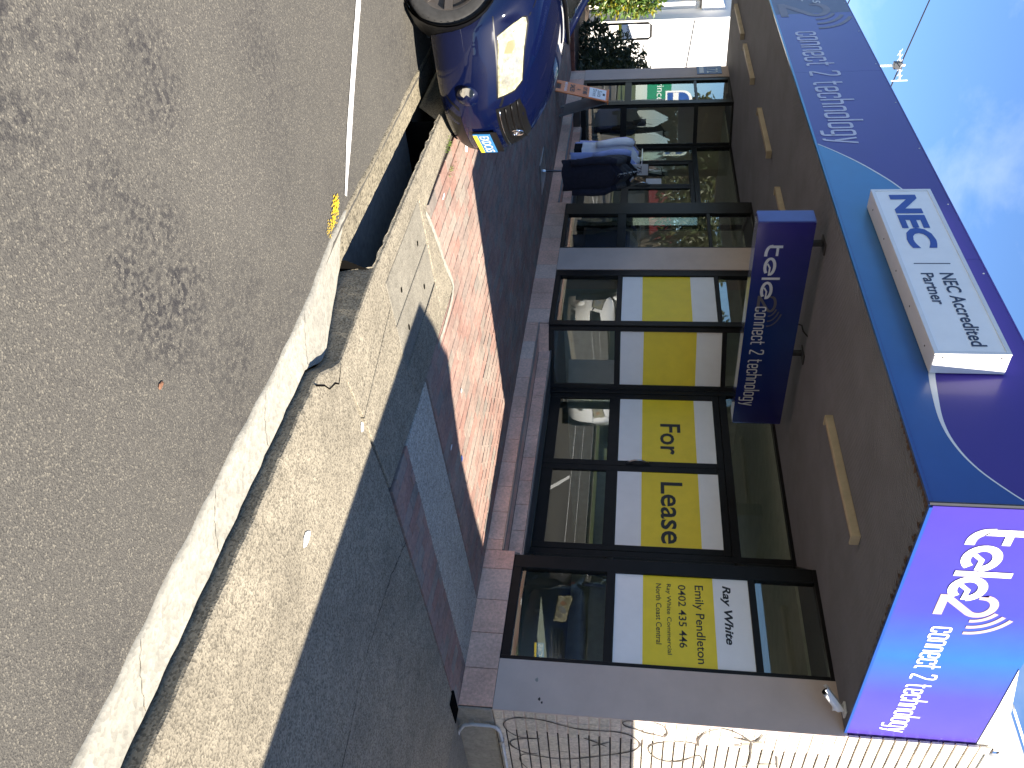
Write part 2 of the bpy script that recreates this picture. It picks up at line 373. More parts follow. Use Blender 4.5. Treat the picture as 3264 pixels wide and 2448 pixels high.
# ------------------------------------------------------------------ lettering
def text_verts(s, bold=0.0, shear=0.0):
    c = bpy.data.curves.new('t', 'FONT'); c.body = s; c.offset = bold; c.shear = shear; c.resolution_u = 3; c.space_line = 1.0
    c.fill_mode = 'FRONT'
    o = bpy.data.objects.new('t', c); COL.objects.link(o); bpy.context.view_layer.update()
    m = bpy.data.meshes.new_from_object(o.evaluated_get(bpy.context.evaluated_depsgraph_get()))
    vs = [(v.co.x, v.co.y) for v in m.vertices]; fs = [tuple(p.vertices) for p in m.polygons]
    bpy.data.objects.remove(o); bpy.data.curves.remove(c); bpy.data.meshes.remove(m)
    return vs, fs
TX = {}
for key, s, bold, shear in [('For', 'For', 0.014, 0), ('Lease', 'Lease', 0.014, 0), ('rw', 'Ray White', 0.028, 0.22), ('emily', 'Emily Pendleton', 0.007, 0),
        ('phone', '0402 435 446', 0.007, 0), ('rwc', 'Ray White Commercial', 0.006, 0), ('ncc', 'North Coast Central', 0.006, 0),
        ('NEC', 'NEC', 0.045, 0), ('acc', 'NEC Accredited', 0.016, 0), ('partner', 'Partner', 0.016, 0), ('172', '172', 0.0, 0),
        ('plate', 'EXDC65', 0.012, 0), ('ens', 'ens', 0, 0.2), ('r', 'r', 0, 0.2), ('suit', 'SUIT HIRE', 0.03, 0), ('sales', 'SALES', 0.03, 0),
        ('amp', '&', 0.02, 0), ('orng', 'MENSWEAR', 0.01, 0), ('suits', 'Suits', 0, 0), ('direct', 'Direct', 0, 0), ('price', '75', 0.01, 0), ('low', 'low', 0.0, 0), ('reg', 'o', 0, 0),
        ('street', 'Prince St', 0.0, 0), ('sign', 'signs', 0.0, 0)]:
    TX[key] = text_verts(s, bold, shear)
def lettering(key, name, mat, o, u, v, nrm, width, height, parent, lift=0.0025, local=False, split=False):
    """place text so its ink fills width x height from o along u and v"""
    vs, fs = TX[key]
    x0 = min(a for a, b in vs); x1 = max(a for a, b in vs); y0 = min(b for a, b in vs); y1 = max(b for a, b in vs)
    o = Vector(o); u = Vector(u); v = Vector(v); n = Vector(nrm)
    P = [o + u * ((a - x0) / (x1 - x0) * width) + v * ((b - y0) / (y1 - y0) * height) + n * lift for a, b in vs]
    fl = u.cross(v).dot(n) < 0
    if split:
        par = list(range(len(P)))
        def fd(a):
            while par[a] != a: a = par[a]
            return a
        for f in fs:
            for q in f[1:]: par[fd(q)] = fd(f[0])
        gr = {}
        for f in fs: gr.setdefault(fd(f[0]), []).append(f)
        for fl_ in gr.values():
            ids = sorted({q for f in fl_ for q in f}); mp_ = {q: i for i, q in enumerate(ids)}
            MB().add([P[q] for q in ids], [tuple(mp_[q] for q in (f[::-1] if fl else f)) for f in fl_]).build('letter', mat, parent, bevel=-1, local=local)
        return
    m = MB(); m.add(P, [f[::-1] if fl else f for f in fs])
    return m.build(name, mat, parent, bevel=-1, local=local)
def rnd_poly(pts, r=0.13, closed=False, k=4):
    out = []; n = len(pts)
    for i, p in enumerate(pts):
        p = Vector(p)
        if not closed and i in (0, n - 1): out.append(p); continue
        a = Vector(pts[(i - 1) % n]); b = Vector(pts[(i + 1) % n])
        ra = min(r, (a - p).length * 0.45); rb = min(r, (b - p).length * 0.45)
        q0 = p + (a - p).normalized() * ra; q1 = p + (b - p).normalized() * rb
        for j in range(k + 1):
            t = j / k; out.append(q0 * (1 - t) ** 2 + p * 2 * t * (1 - t) + q1 * t * t)
    return out
GW = 0.46
GLY = {
 'c': (GW, [([(GW, .68), (GW, 1), (0, 1), (0, 0), (GW, 0), (GW, .32)], 0)]),
 'o': (GW, [([(0, 0), (GW, 0), (GW, 1), (0, 1)], 1)]),
 'n': (GW, [([(0, 0), (0, 1), (GW, 1), (GW, 0)], 0)]),
 'e': (GW, [([(0.05, .47), (GW, .47), (GW, 1), (0, 1), (0, 0), (GW, 0), (GW, .22)], 0)]),
 't': (.36, [([(.08, 1.4), (.08, 0), (.36, 0)], 0), ([(-.06, 1), (.36, 1)], 0)]),
 'h': (GW, [([(0, 1.62), (0, 0)], 0), ([(0, 1), (GW, 1), (GW, 0)], 0)]),
 'l': (.02, [([(0.01, 1.62), (0.01, 0)], 0)]),
 'g': (GW, [([(GW, 0.02), (0, 0.02), (0, 1), (GW, 1), (GW, -.45), (0, -.45)], 0)]),
 'y': (GW, [([(0, 1), (GW * .5, 0.02)], 0), ([(GW, 1), (GW * .42, -.45), (GW * .1, -.45)], 0)]),
 '2': (GW * 1.15, [([(0, 1.12), (0, 1.42), (GW * 1.1, 1.42), (GW * 1.1, .95), (0, .1), (0, 0), (GW * 1.15, 0)], 0)]),
 ' ': (.22, [])}
def stroke_text(s, name, mat, o, u, v, nrm, width, xh, parent, sw=0.15, lift=0.003):
    x = 0; items = []
    for ch in s:
        w, st = GLY[ch]
        for p, c in st: items.append(([(a + x, b) for a, b in p], c))
        x += w + 0.27
    x -= 0.27
    kx = width / x
    m = MB()
    for i, (p, c) in enumerate(items):
        q = [(a * kx, b * xh) for a, b in rnd_poly(p, 0.15, bool(c))]
        m.ribbon(q, sw * xh, u, v, o, nrm, bool(c), lift + (i % 3) * 0.0004)
    return m.build(name, mat, parent, bevel=-1)
def arc(cx_, cy_, r, a0, a1, n=18):
    return [(cx_ + r * math.cos(RAD(a0 + (a1 - a0) * i / n)), cy_ + r * math.sin(RAD(a0 + (a1 - a0) * i / n))) for i in range(n + 1)]
def tele_logo(name, mat, mat2, o, u, v, nrm, width, xh, parent, lift=0.003, digit=True, word=True):
    """t e l e in white, a pale 2 and three signal arcs"""
    k = width / 3.62
    S = lambda pts: [(a * k, b * xh) for a, b in pts]
    if word:
        m = MB(); j = 0
        def st(p, w): 
            nonlocal j
            m.ribbon(S(p), w * xh, u, v, o, nrm, False, lift + j * 0.0003); j += 1
        st([(.26, 1.30), (.26, .42)] + arc(.60, .42, .36, 180, 270, 8) + [(.70, .06)], .24)
        st([(.28, .92), (.68, .92)], .20)
        for c in (1.18, 2.32):
            st(arc(c, .5, .375, 8, 322, 24), .235)
            st([(c - .14, .30), (c + .05, .52), (c + .42, .50)], .13)
        st([(1.74, 1.42), (1.74, .0)], .22)
        m.build(name + '_word', mat, parent, bevel=-1)
    m = MB(); l2 = lift - 0.0012
    m.ribbon(S([(2.62, 1.02)] + arc(3.0, 1.02, .36, 180, -35, 14) + [(2.68, .10)]), .22 * xh, u, v, o, nrm, False, l2)
    m.ribbon(S([(2.58, .02), (3.40, .02)]), .24 * xh, u, v, o, nrm, False, l2 + .0003)
    for i in range(3):
        m.ribbon(S(arc(2.95, .95, .66 + i * .26, 62, -2, 12)), .13 * xh, u, v, o, nrm, False, l2 + .0006)
    m.build(name + '_digit', mat2, parent, bevel=-1)

# ================================================================== GROUND
def sst(t): t = max(0.0, min(1.0, t)); return t * t * (3 - 2 * t)
def FZ(y): return 0.03 * y if y < 0 else 0.0
def jit(x, a=0.012, f=7.3): return a * (math.sin(x * f) * 0.5 + math.sin(x * f * 2.71 + 1.3) * 0.3 + math.sin(x * f * 6.1 + 0.4) * 0.2)
def zt(x): return -0.325 + 0.123 * sst((x + 0.65) / 1.1)
def zo(x): return -0.265 + 0.057 * sst((x + 0.75) / 1.3)
def Yk(x):
    if x < -0.6: y = -4.13
    elif x < 0.15: y = -4.13 + 0.05 * (x + 0.6) / 0.75
    elif x < 0.5: y = -4.08 - 0.155 * sst((x - 0.15) / 0.35)
    else: y = -4.235
    return y + (jit(x, 0.007, 23) if x > 0.1 else jit(x, 0.004, 31))
def Yo(x): return -4.478 + jit(x, 0.012, 3.1) + jit(x, 0.005, 31)
def road_z(x, y):
    b = 1 - sst((-4.45 - y) / 1.6)
    far = min(0.12, 0.016 * max(0, -4.6 - y)) if y > -13 else 0.12 - 0.016 * max(0, min(6, -13 - y))
    return (zo(x) - 0.014) * b + (-0.245 + far * 0.6) * (1 - b)
def grid_sheet(xs, ys, zf):
    m = MB(); n = len(ys)
    m.add([(x, y, zf(x, y)) for x in xs for y in ys], [(i * n + j, i * n + j + 1, (i + 1) * n + j + 1, (i + 1) * n + j) for i in range(len(xs) - 1) for j in range(n - 1)])
    return m
def up(o):
    """make a sheet face upwards"""
    m = o.data
    if m.polygons and sum(p.normal.z for p in m.polygons) < 0: m.flip_normals()
    return o
fr = lambda a, b, s: [a + (b - a) * i / max(1, round((b - a) / s)) for i in range(max(1, round((b - a) / s)) + 1)]
xs_all = [-160, -80, -40, -20] + fr(-12, -3, 1.0) + fr(-2.8, 4, 0.1) + [5, 7, 10, 20, 60, 160]
ys_road = [-17.6, -15, -13, -11, -9, -7.5, -6.5, -6, -5.6, -5.3, -5.0, -4.8, -4.6, -4.5, -4.42]
road = struct(up(grid_sheet(xs_all, ys_road, road_z).build('road', 'asphalt', bevel=-1)))
tz = road_z(0, -17.6)
verge = struct(up(grid_sheet([-300, -20, 300], [-300, -40, -17.45], lambda x, y: tz + 0.1).build('far_ground', 'grass_verge', bevel=-1)))
farkerb = struct(MB().box(-160, 160, -17.75, -17.5, tz - 0.1, tz + 0.13).build('far_kerb', 'gutter_old'))
under = struct(up(grid_sheet([-300, 0, 300], [-4.3, 0, 300], lambda x, y: -0.42).build('ground', 'plinth_concrete', bevel=-1)))

# gutter: pale new concrete on the right, worn concrete past the drain
def gutter(x0, x1, name, mat):
    xs = fr(x0, x1, 0.06) if x1 - x0 < 10 else fr(x0, max(x0 + 1, -5), 1.5) + fr(-4.9, x1, 0.06)
    m = MB(); Q = [0, .25, .5, .75, 1.0]; vs = []
    for x in xs:
        for q in Q:
            X = x - 0.18 * q
            y = (Yk(X) - 0.02 - 0.05 * sst((-0.35 - X) / 0.3)) * (1 - q) + Yo(X) * q
            z = zt(X) * (1 - q) + zo(X) * q - 0.012 * math.sin(math.pi * q) + jit(x + q, 0.0015, 40)
            vs.append((X, y, z))
        X = x - 0.18; vs.append((X, Yo(X) - 0.004, zo(X) - 0.03))
    n = len(Q) + 1
    m.add(vs, [(i * n + j, (i + 1) * n + j, (i + 1) * n + j + 1, i * n + j + 1) for i in range(len(xs) - 1) for j in range(n - 1)])
    o = up(m.build(name, mat, smooth=True, bevel=-1)); struct(o)
    for xj in ((0.42, 1.02, 1.62, 2.3) if mat == 'gutter_new' else (-1.6, -2.9)):     # control joints
        vs = []
        for i in range(13):
            q = .04 + .94 * i / 12; X = xj - 0.16 * q + .006 * math.sin(i * 2.3); w = .0017 + .0008 * math.sin(i * 1.9)
            y = (Yk(X) - 0.02 - 0.05 * sst((-0.35 - X) / 0.3)) * (1 - q) + Yo(X) * q; z = zt(X) * (1 - q) + zo(X) * q - 0.012 * math.sin(math.pi * q) + .004
            vs += [(X - w, y, z), (X + w, y, z)]
        g = MB(); g.add(vs, [(2 * i, 2 * i + 1, 2 * i + 3, 2 * i + 2) for i in range(12)]); up(g.build('control_joint', 'gutter_old', o, bevel=-1))
    return o
gutter(-0.56, 9.0, 'gutter', 'gutter_new')
gutter(-30, -0.56, 'gutter', 'gutter_old')

# kerb with the side inlet of the storm drain
PIT0, PIT1 = -2.75, -0.63
km = MB(); xs = [-30, -15, -8] + fr(-6, PIT0, 0.25) + fr(PIT0 + 0.05, 4, 0.05) + [6, 9]
rows = []
for x in xs:
    y = Yk(x); z = FZ(y); s = sst((x + 0.6) / 0.9); zb = -0.152 + jit(x, 0.01, 33) if PIT0 <= x <= PIT1 else zt(x) - 0.02
    rows.append([(x, y + 0.13, FZ(y + 0.13)), (x, y + 0.02, z), (x, y + 0.004, z - 0.008), (x, y + 0.000, z - 0.02), (x, y + 0.004 - 0.012 * (1 - s), zb)])
km.add([p for r in rows for p in r], [(i * 5 + j, (i + 1) * 5 + j, (i + 1) * 5 + j + 1, i * 5 + j + 1) for i in range(len(xs) - 1) for j in range(4)])
kerb = struct(up(km.build('kerb', 'footpath_concrete', smooth=False, bevel=-1)))
pit = thing('storm_drain', 'concrete storm drain with black side inlet in the kerb beside the blue car', 'drain', (-1.7, -3.9, -0.3))
cav = MB(); y0, y1 = -4.125, -3.45
cav.add([(PIT0, y0, -.9), (PIT1, y0, -.9), (PIT1, y1, -.9), (PIT0, y1, -.9), (PIT0, y0, -.145), (PIT1, y0, -.145), (PIT1, y1, -.145), (PIT0, y1, -.145)],
        [(0, 1, 2, 3), (2, 6, 7, 3), (1, 5, 6, 2), (0, 3, 7, 4), (4, 7, 6, 5)])
cav.add([(PIT0, -4.205, -.9), (PIT1, -4.205, -.9), (PIT1, -4.198, -.326), (PIT0, -4.198, -.326)], [(0, 1, 2, 3)])
cav.add([(PIT1 + .002, -4.2, -.9), (PIT1 + .002, -4.12, -.9), (PIT1 + .002, -4.12, -.14), (PIT1 + .002, -4.2, -.30)], [(0, 1, 2, 3)])
cav.build('chamber', 'pit_dark', pit, bevel=-1)

# footpath: bedding, slabs, bricks
foot = struct(up(grid_sheet([-60, -20, -0.5, 0.2], [-4.05, 0.0, 0.05], lambda x, y: FZ(y) - 0.022).build('footpath', 'bedding_sand', bevel=-1)))
def slab(poly, name, mat, parent, top=0.0, th=0.05):
    m = MB(); n = len(poly)
    vs = [(x, y, FZ(y) + top - th) for x, y in poly] + [(x, y, FZ(y) + top) for x, y in poly]
    m.add(vs, [tuple(range(n))[::-1], tuple(range(n, 2 * n))] + [(i, (i + 1) % n, n + (i + 1) % n, n + i) for i in range(n)])
    return m.build(name, mat, parent, bevel=0.004)
slab([(-30, -4.02), (-2.9, -4.0), (-1.80, -4.0), (-1.80, -3.98), (-1.93, -3.82), (-3.2, -3.88), (-30, -3.9)], 'concrete_slab', 'footpath_concrete', foot)
slab([(-1.93, -3.81), (-1.80, -3.985), (-1.79, -3.985), (-1.79, -2.86), (-2.26, -2.86), (-2.16, -3.1)], 'concrete_slab', 'footpath_concrete', foot)
slab([(-1.785, -3.235), (-0.745, -3.215), (-0.86, -2.86), (-1.785, -2.86)], 'concrete_slab', 'footpath_concrete', foot)
slab([(-1.785, -4.0), (-0.66, -4.0), (-0.66, -3.955), (-1.785, -3.975)], 'concrete_slab', 'footpath_concrete', foot)
slab([(-0.735, -3.945), (-0.65, -4.0), (0.19, -3.98), (0.145, -3.70)], 'concrete_slab', 'footpath_concrete', foot, -0.001)
slab([(-0.738, -3.94), (0.14, -3.695), (0.12, -3.60), (-0.738, -3.79)], 'concrete_slab', 'footpath_concrete', foot)
slab([(-0.738, -3.78), (0.12, -3.59), (0.055, -2.91), (-0.855, -2.86), (-0.735, -3.21)], 'concrete_slab', 'footpath_concrete', foot, 0.0015)
slab([(-1.06, -2.845), (-0.395, -2.845), (-0.40, 0.0), (-1.09, 0.0)], 'concrete_slab', 'strip_concrete', foot, -0.001)
lidA = slab([(-1.775, -3.965), (-0.75, -3.945), (-0.752, -3.605), (-1.775, -3.612)], 'lid', 'lid_concrete', pit, -0.003)
lidB = slab([(-1.775, -3.598), (-0.752, -3.591), (-0.75, -3.232), (-1.775, -3.252)], 'lid', 'lid_concrete', pit, -0.004)
for hx, hy in ((-1.55, -3.74), (-1.0, -3.72), (-1.5, -3.40), (-0.98, -3.42)):
    MB().prism([(hx + 0.016 * math.cos(a), hy + 0.024 * math.sin(a), FZ(hy) - 0.006) for a in (0, 1.05, 2.1, 3.14, 4.2, 5.2)], (0, 0, 0.0055)).build('lifting_hole', 'pit_dark', pit)
# crumbled mortar fillet where the bricks were cut round the drain
m = MB(); fil = [(-1.88, -3.80), (-1.98, -3.62), (-2.07, -3.38), (-2.14, -3.15), (-2.24, -2.97), (-2.27, -2.87), (-2.12, -2.81), (-1.8, -2.80), (-1.5, -2.81)]
m.ribbon(rnd_poly(fil, 0.08), [0.035 + 0.025 * abs(math.sin(i * 1.7)) for i in range(len(rnd_poly(fil, 0.08)))], (1, 0, 0.0), (0, 1, 0.03), (0, 0, 0.004), (0, 0, 1))
m.build('mortar_fillet', 'gutter_new', foot, bevel=-1)

drive_pts = [(x, Yk(x) + 0.02) for x in fr(0.22, 4.2, 0.08)] + [(9, -4.2), (9, 0.0), (0.052, 0.0), (0.06, -1.7), (0.085, -3.0), (0.16, -3.62), (0.20, -3.95)]
drive = struct(slab(drive_pts, 'driveway', 'footpath_concrete', None, 0.0, 0.045))
lane = struct(up(grid_sheet([0.02, 1.4, 3.2], [0.003, 3, 9], lambda x, y: -0.03 - 0.004 * y).build('side_lane', 'lid_concrete', bevel=-1)))
crack = [(0.07, -2.357), (0.158, -2.399), (0.3, -2.43), (0.42, -2.475), (0.607, -2.496), (0.75, -2.50), (1.048, -2.523), (1.25, -2.49), (1.51, -2.441), (1.9, -2.40), (2.6, -2.42)]
cp = []
for i in range(len(crack) - 1):
    for k in range(5):
        t = k / 5; cp.append((crack[i][0] * (1 - t) + crack[i + 1][0] * t, crack[i][1] * (1 - t) + crack[i + 1][1] * t + random.uniform(-.008, .008)))
MB().ribbon(cp, [random.uniform(0.002, 0.008) for _ in cp], (1, 0, 0), (0, 1, 0.03), (0, 0, 0.0015), (0, 0, 1)).build('crack', 'pit_dark', drive, bevel=-1)
MB().ribbon([(0.205, -4.08), (0.30, -4.02), (0.34, -4.06), (0.42, -4.09), (0.46, -4.15), (0.55, -4.23)], [.004, .007, .010, .007, .009, .010], (1, 0, 0), (0, 1, 0.03), (0, 0, 0.003), (0, 0, 1)).build('crack', 'pit_dark', drive, bevel=-1)

BL, BWd = 0.243, 0.1185
def xmax(y):
    if y > -2.83: return -1.095
    return -2.28 + (-2.86 - y) * 0.37
spots = []
j = 0
while True:
    yc = -0.065 - BWd * j
    if yc < -3.80: break
    lim = xmax(yc) - 0.004
    x = 0.06 + (BL / 2 if j % 2 else 0)
    while x > -18:
        a, b = x - BL + 0.006, min(x - 0.000, lim)
        if b - a > 0.05: spots.append((a, b, yc))
        x -= BL
    # the narrow strip of bricks between driveway and concrete strip
    if yc > -2.86:
        x = 0.045 - (BL / 2 if j % 2 else 0.0)
        for a, b in ((x - BL, x), (x - 2 * BL, x - BL), (x, x + BL)):
            a, b = max(a, -0.388) + 0.003, min(b, 0.042) - 0.003
            if b - a > 0.04: spots.append((a, b, yc))
    j += 1
spots.sort(key=lambda s: (Vector(((s[0] + s[1]) / 2, s[2], 0)) - CAM).length)
brick_mesh = bevel_box_mesh('paving_brick', 1, BWd - 0.007, 0.05, 0.004); brick_mesh.materials.append(MATS['paving_brick'])
tilt = math.atan(0.03)
rest = MB()
for i, (a, b, yc) in enumerate(spots):
    zc = FZ(yc) - 0.025 + random.uniform(-0.002, 0.002)
    if i < 300:
        o = bpy.data.objects.new('brick', brick_mesh); COL.objects.link(o); o.parent = foot
        o.location = ((a + b) / 2, yc, zc); o.scale = (b - a, 1, 1); o.rotation_euler = (tilt + random.uniform(-.006, .006), random.uniform(-.004, .004), random.uniform(-.012, .012))
    else:
        h = BWd / 2 - 0.0035; zz = zc + 0.025
        c = 0.004
        rest.add([(a, yc - h, zz - .04), (b, yc - h, zz - .04), (b, yc + h, zz - .04), (a, yc + h, zz - .04),
                  (a + c, yc - h + c, zz - .03 * h), (b - c, yc - h + c, zz - .03 * h), (b - c, yc + h - c, zz + .03 * h), (a + c, yc + h - c, zz + .03 * h)],
                 [(4, 5, 6, 7), (0, 1, 5, 4), (1, 2, 6, 5), (2, 3, 7, 6), (3, 0, 4, 7)])
stuff(rest.build('brick_paving', 'paving_brick', foot, bevel=-1))

# painted lines
def ground_ribbon(pts, w, mat, name, zoff=0.005):
    m = MB(); n = len(pts); vs = []
    for i, (x, y) in enumerate(pts):
        a = Vector(pts[max(0, i - 1)]); b = Vector(pts[min(n - 1, i + 1)]); d = (b - a).normalized(); nn = Vector((-d.y, d.x))
        ww = (w[i] if hasattr(w, '__len__') else w) / 2
        for s in (-1, 1):
            q = Vector((x, y)) + nn * ww * s; vs.append((q.x, q.y, road_z(q.x, q.y) + zoff))
    m.add(vs, [(2 * i, 2 * i + 2, 2 * i + 3, 2 * i + 1) for i in range(n - 1)])
    return struct(up(m.build(name, mat, bevel=-1)))
for k in range(7):
    ox = -3.55 * k
    pts = [(-0.80 + ox - 0.069 * i, -4.545 - 0.0687 * i) for i in range(60)]
    ground_ribbon(pts, [0.03 + (0.055 if i > 3 else 0.014 * i) + random.uniform(-.006, .006) for i in range(60)], 'line_white', 'bay_line', 0.006)
for yy in (-8.95, -11.7, -17.1):
    ground_ribbon([(x, yy) for x in fr(-90, 30, 4)], 0.1, 'line_white', 'lane_line')
m = MB()
for k in range(300):
    t = random.random() ** 2.0; x = -0.63 + t * 0.25 + random.gauss(0, .02); y = -4.60 + random.gauss(0, .022) + 0.06 * math.sin(t * 2)
    r = random.uniform(.001, .0055) * (1 - .5 * t); ln = r * random.uniform(1.2, 4.0)
    m.add([(x + ln * math.cos(a) - r * .3 * math.sin(a), y + r * math.sin(a), road_z(x, y) + .004 + k * .00003) for a in [q * .785 for q in range(8)]], [tuple(range(8))])
struct(up(m.build('yellow_paint_mark', 'line_yellow', bevel=-1)))
def splat(x, y, rx, ry, mat, lab=None, z=None, seed=0):
    rr = random.Random(seed); z = (FZ(y) + 0.004) if z is None else z
    p = [(x + rx * math.cos(a) * rr.uniform(.7, 1.2), y + ry * math.sin(a) * rr.uniform(.7, 1.2), z) for a in [q * 6.283 / 11 for q in range(11)]]
    m = MB(); n = len(p); m.add(p + [(x + (q[0] - x) * .6, y + (q[1] - y) * .6, z + .003) for q in p], [tuple(range(n, 2 * n))] + [(i, (i + 1) % n, n + (i + 1) % n, n + i) for i in range(n)])
    return m.build('bird_dropping' if mat == 'dropping' else 'paint_speck', mat, None)
for i, (x, y, rx, ry, lb) in enumerate([(1.128, -3.743, .05, .032, 'large white bird dropping on the sunlit driveway concrete'),
        (0.191, -3.589, .03, .03, 'white bird dropping on the joint beside the drain slabs'), (-2.45, -3.62, .05, .016, 'thin white bird dropping on sunlit bricks near the drain'),
        (-3.52, -3.53, .07, .05, 'smeared white bird dropping on bricks under the number plate'), (-1.9, -2.0, .03, .018, 'small white bird dropping in the middle of the sunlit bricks'),
        (-1.30, -1.9, .035, .016, 'small white bird dropping on the shaded bricks by the concrete strip')]):
    tag(splat(x, y, rx, ry, 'dropping', seed=i), lb, 'dropping', 'bird droppings on the footpath')
tag(splat(-1.52, -1.532, .03, .03, 'sign_blue', seed=11), 'small blue paint speck on the bricks at the shadow edge', 'paint speck')
m = MB()
for (gx, gy, n) in ((-2.86, -3.86, 40), (-2.80, -3.66, 26)):
    for k in range(n):
        x = gx + random.gauss(0, .07); y = gy + random.gauss(0, .018); a = random.uniform(0, 6.28); h = random.uniform(.015, .04); z = FZ(y)
        m.add([(x - .004 * math.cos(a), y - .004 * math.sin(a), z), (x + .004 * math.cos(a), y + .004 * math.sin(a), z), (x + h * .6 * math.sin(a), y - h * .6 * math.cos(a), z + h)], [(0, 1, 2)])
tag(stuff(m.build('weed_grass', 'leaf_grass', bevel=-1)), 'small green weeds growing between the bricks at the kerb', 'weeds')
splat_leaf = tag(splat(1.477, -5.05, .019, .011, 'dead_leaf', z=road_z(1.477, -5.05) + .006, seed=5), 'single dry brown leaf lying on the road', 'leaf'); splat_leaf.name = 'dry_leaf'

# ================================================================== SHOP BUILDING
SOF = 3.24
bld = thing('shop_building', 'single storey brick shop building with grey pillars and black framed shopfronts', 'building', (-7.2, 4.0, 0))
def bx(name, mat, *b, parent=bld, bevel=0.0): return MB().box(*b).build(name, mat, parent, bevel=bevel)
FL = 0.335
# grey rendered pillars on the skirting
bx('pillar', 'render_grey', -0.488, -0.001, 0.0, 0.35, 0.302, SOF + .02)
bx('pillar', 'render_grey', -7.385, -6.812, -0.003, 0.35, 0.302, SOF + .02)
bx('pillar', 'render_grey', -14.33, -13.795, -0.003, 0.35, 0.302, SOF + .02)
# rooms behind the glass
for nm, x0, x1 in (('a', -7.12, -0.11), ('b', -14.1, -7.13)):
    bx('floor', 'room_floor', x0, x1, 0.80, 7.0, FL - .1, FL)
    bx('room_ceiling', 'room_ceiling', x0, x1, 0.86, 7.0, SOF - .03, SOF + .08)
    xm = (x0 + x1) / 2
    bx('back_wall', 'room_wall', x0, xm - 1.6, 7.0, 7.1, 0, SOF - .03); bx('back_wall', 'room_wall', xm + 1.6, x1, 7.0, 7.1, 0, SOF - .03)
    bx('back_wall', 'room_wall', xm - 1.6, xm + 1.6, 7.0, 7.1, 2.9, SOF - .03); bx('back_wall', 'room_wall', xm - 1.6, xm + 1.6, 7.0, 7.1, 0, 1.35)
    bx('added_rear_window', 'shop_glass', xm - 1.6, xm + 1.6, 7.04, 7.05, 1.35, 2.9)  # unseen opening, added to let daylight into the dark rooms
bx('party_wall', 'room_wall', -7.19, -7.12, 0.36, 7.0, 0, SOF - .03)
bx('left_wall', 'render_grey', -14.32, -14.1, 0.35, 7.1, 0, 4.2)
bx('roof', 'roof_grey', -14.3, -0.12, 0.0, 7.1, 3.40, 3.55)
bx('parapet', 'white_paint', -14.3, -0.12, 0.1, 0.25, 3.55, 4.15)

# skirting tiles and steps
tile_mesh = bevel_box_mesh('skirting_tile', 1, 0.014, 1, 0.003); tile_mesh.materials.append(MATS['skirting_tile'])
def tiles(x0, x1, y, z0, z1, first=-0.013, pitch=0.3645, parent=None):
    k = 0
    while True:
        b = first - k * pitch; a = b - pitch; k += 1
        if b < x0: break
        aa, bb = max(a, x0) + 0.003, min(b, x1) - 0.003
        if bb - aa < 0.03: continue
        o = bpy.data.objects.new('tile', tile_mesh); COL.objects.link(o); o.parent = parent
        o.location = Vector(((aa + bb) / 2, y, (z0 + z1) / 2)) - wloc(parent); o.scale = (bb - aa, 1, z1 - z0 - 0.005)
STEP = ((-5.525, -1.70), (-12.30, -8.76))
segs = [(-1.70, -0.008), (-8.76, -5.525), (-14.32, -12.30)]
for a, b in segs: tiles(a, b, 0.006, -0.02, 0.301, parent=bx('skirting', 'grout', a + .001, b - .001 if b < -.1 else b, 0.012, 0.34, -0.25, 0.298))
for a, b in STEP:
    # front riser flush with skirting, second riser set back
    st_ = bx('step', 'grout', a, b, 0.013, 0.345, -0.2, 0.160); st2 = bx('step', 'grout', a + .05, b - .05, 0.342, 0.80, -0.2, 0.327)
    tiles(a, b, 0.006, -0.02, 0.163, parent=st_)
    tiles(a + .0, b - .0, 0.335, 0.170, 0.322, first=-0.04, parent=st2)
    m = MB()
    x = b - .003
    while x > a + .05:
        xa = max(a + .003, x - .3645)
        o = bpy.data.objects.new('tile', tile_mesh); COL.objects.link(o); o.parent = st_
        o.location = Vector(((xa + x) / 2, 0.172, 0.160)) - wloc(st_); o.scale = (x - xa - .005, 1, 0.315); o.rotation_euler = (math.pi / 2, 0, 0)
        x = xa
    bx('step_nosing', 'nosing_metal', a + .004, b - .004, -0.010, 0.055, 0.164, 0.180, bevel=.003)
    bx('step_nosing', 'nosing_metal', a + .06, b - .06, 0.322, 0.385, 0.324, 0.340, bevel=.003)

for pts in ([(-5.525, .014), (-5.495, .014), (-5.05, .80), (-5.525, .80)], [(-1.70, .014), (-1.68, .014), (-1.68, .80), (-2.27, .80)], [(-12.60, .014), (-12.555, .014), (-12.29, .80), (-12.60, .80)], [(-8.76, .014), (-8.74, .014), (-8.74, .80), (-9.27, .80)]):
    m = MB(); m.prism([(x, y, -.1) for x, y in pts], (0, 0, .4005)); m.build('step_cheek', 'skirting_tile', bld, bevel=.003)
# --- framed glazing in any vertical plane
class Plane:
    """vertical plane through (ox, oy) running along unit (dx, dy); positive depth goes into the shop"""
    def __init__(s, p0, p1):
        s.o = Vector((p0[0], p0[1], 0)); d = Vector((p1[0] - p0[0], p1[1] - p0[1], 0)); s.len = d.length; s.d = d.normalized()
        s.n = Vector((-s.d.y, s.d.x, 0))          # into the shop
    def P(s, a, z, dep): return s.o + s.d * a + s.n * dep + Vector((0, 0, z))
    def box(s, m, a0, a1, z0, z1, d0, d1):
        c = [s.P(a, z, d) for z in (z0, z1) for a, d in ((a0, d0), (a1, d0), (a1, d1), (a0, d1))]
        return m.add(c, [(0, 3, 2, 1), (4, 5, 6, 7), (0, 1, 5, 4), (1, 2, 6, 5), (2, 3, 7, 6), (3, 0, 4, 7)])
def pane(pl, a0, a1, z0, z1, parent, dep=0.03):
    m = MB(); pl.box(m, a0, a1, z0, z1, dep, dep + .006); return m.build('pane', 'shop_glass', parent)
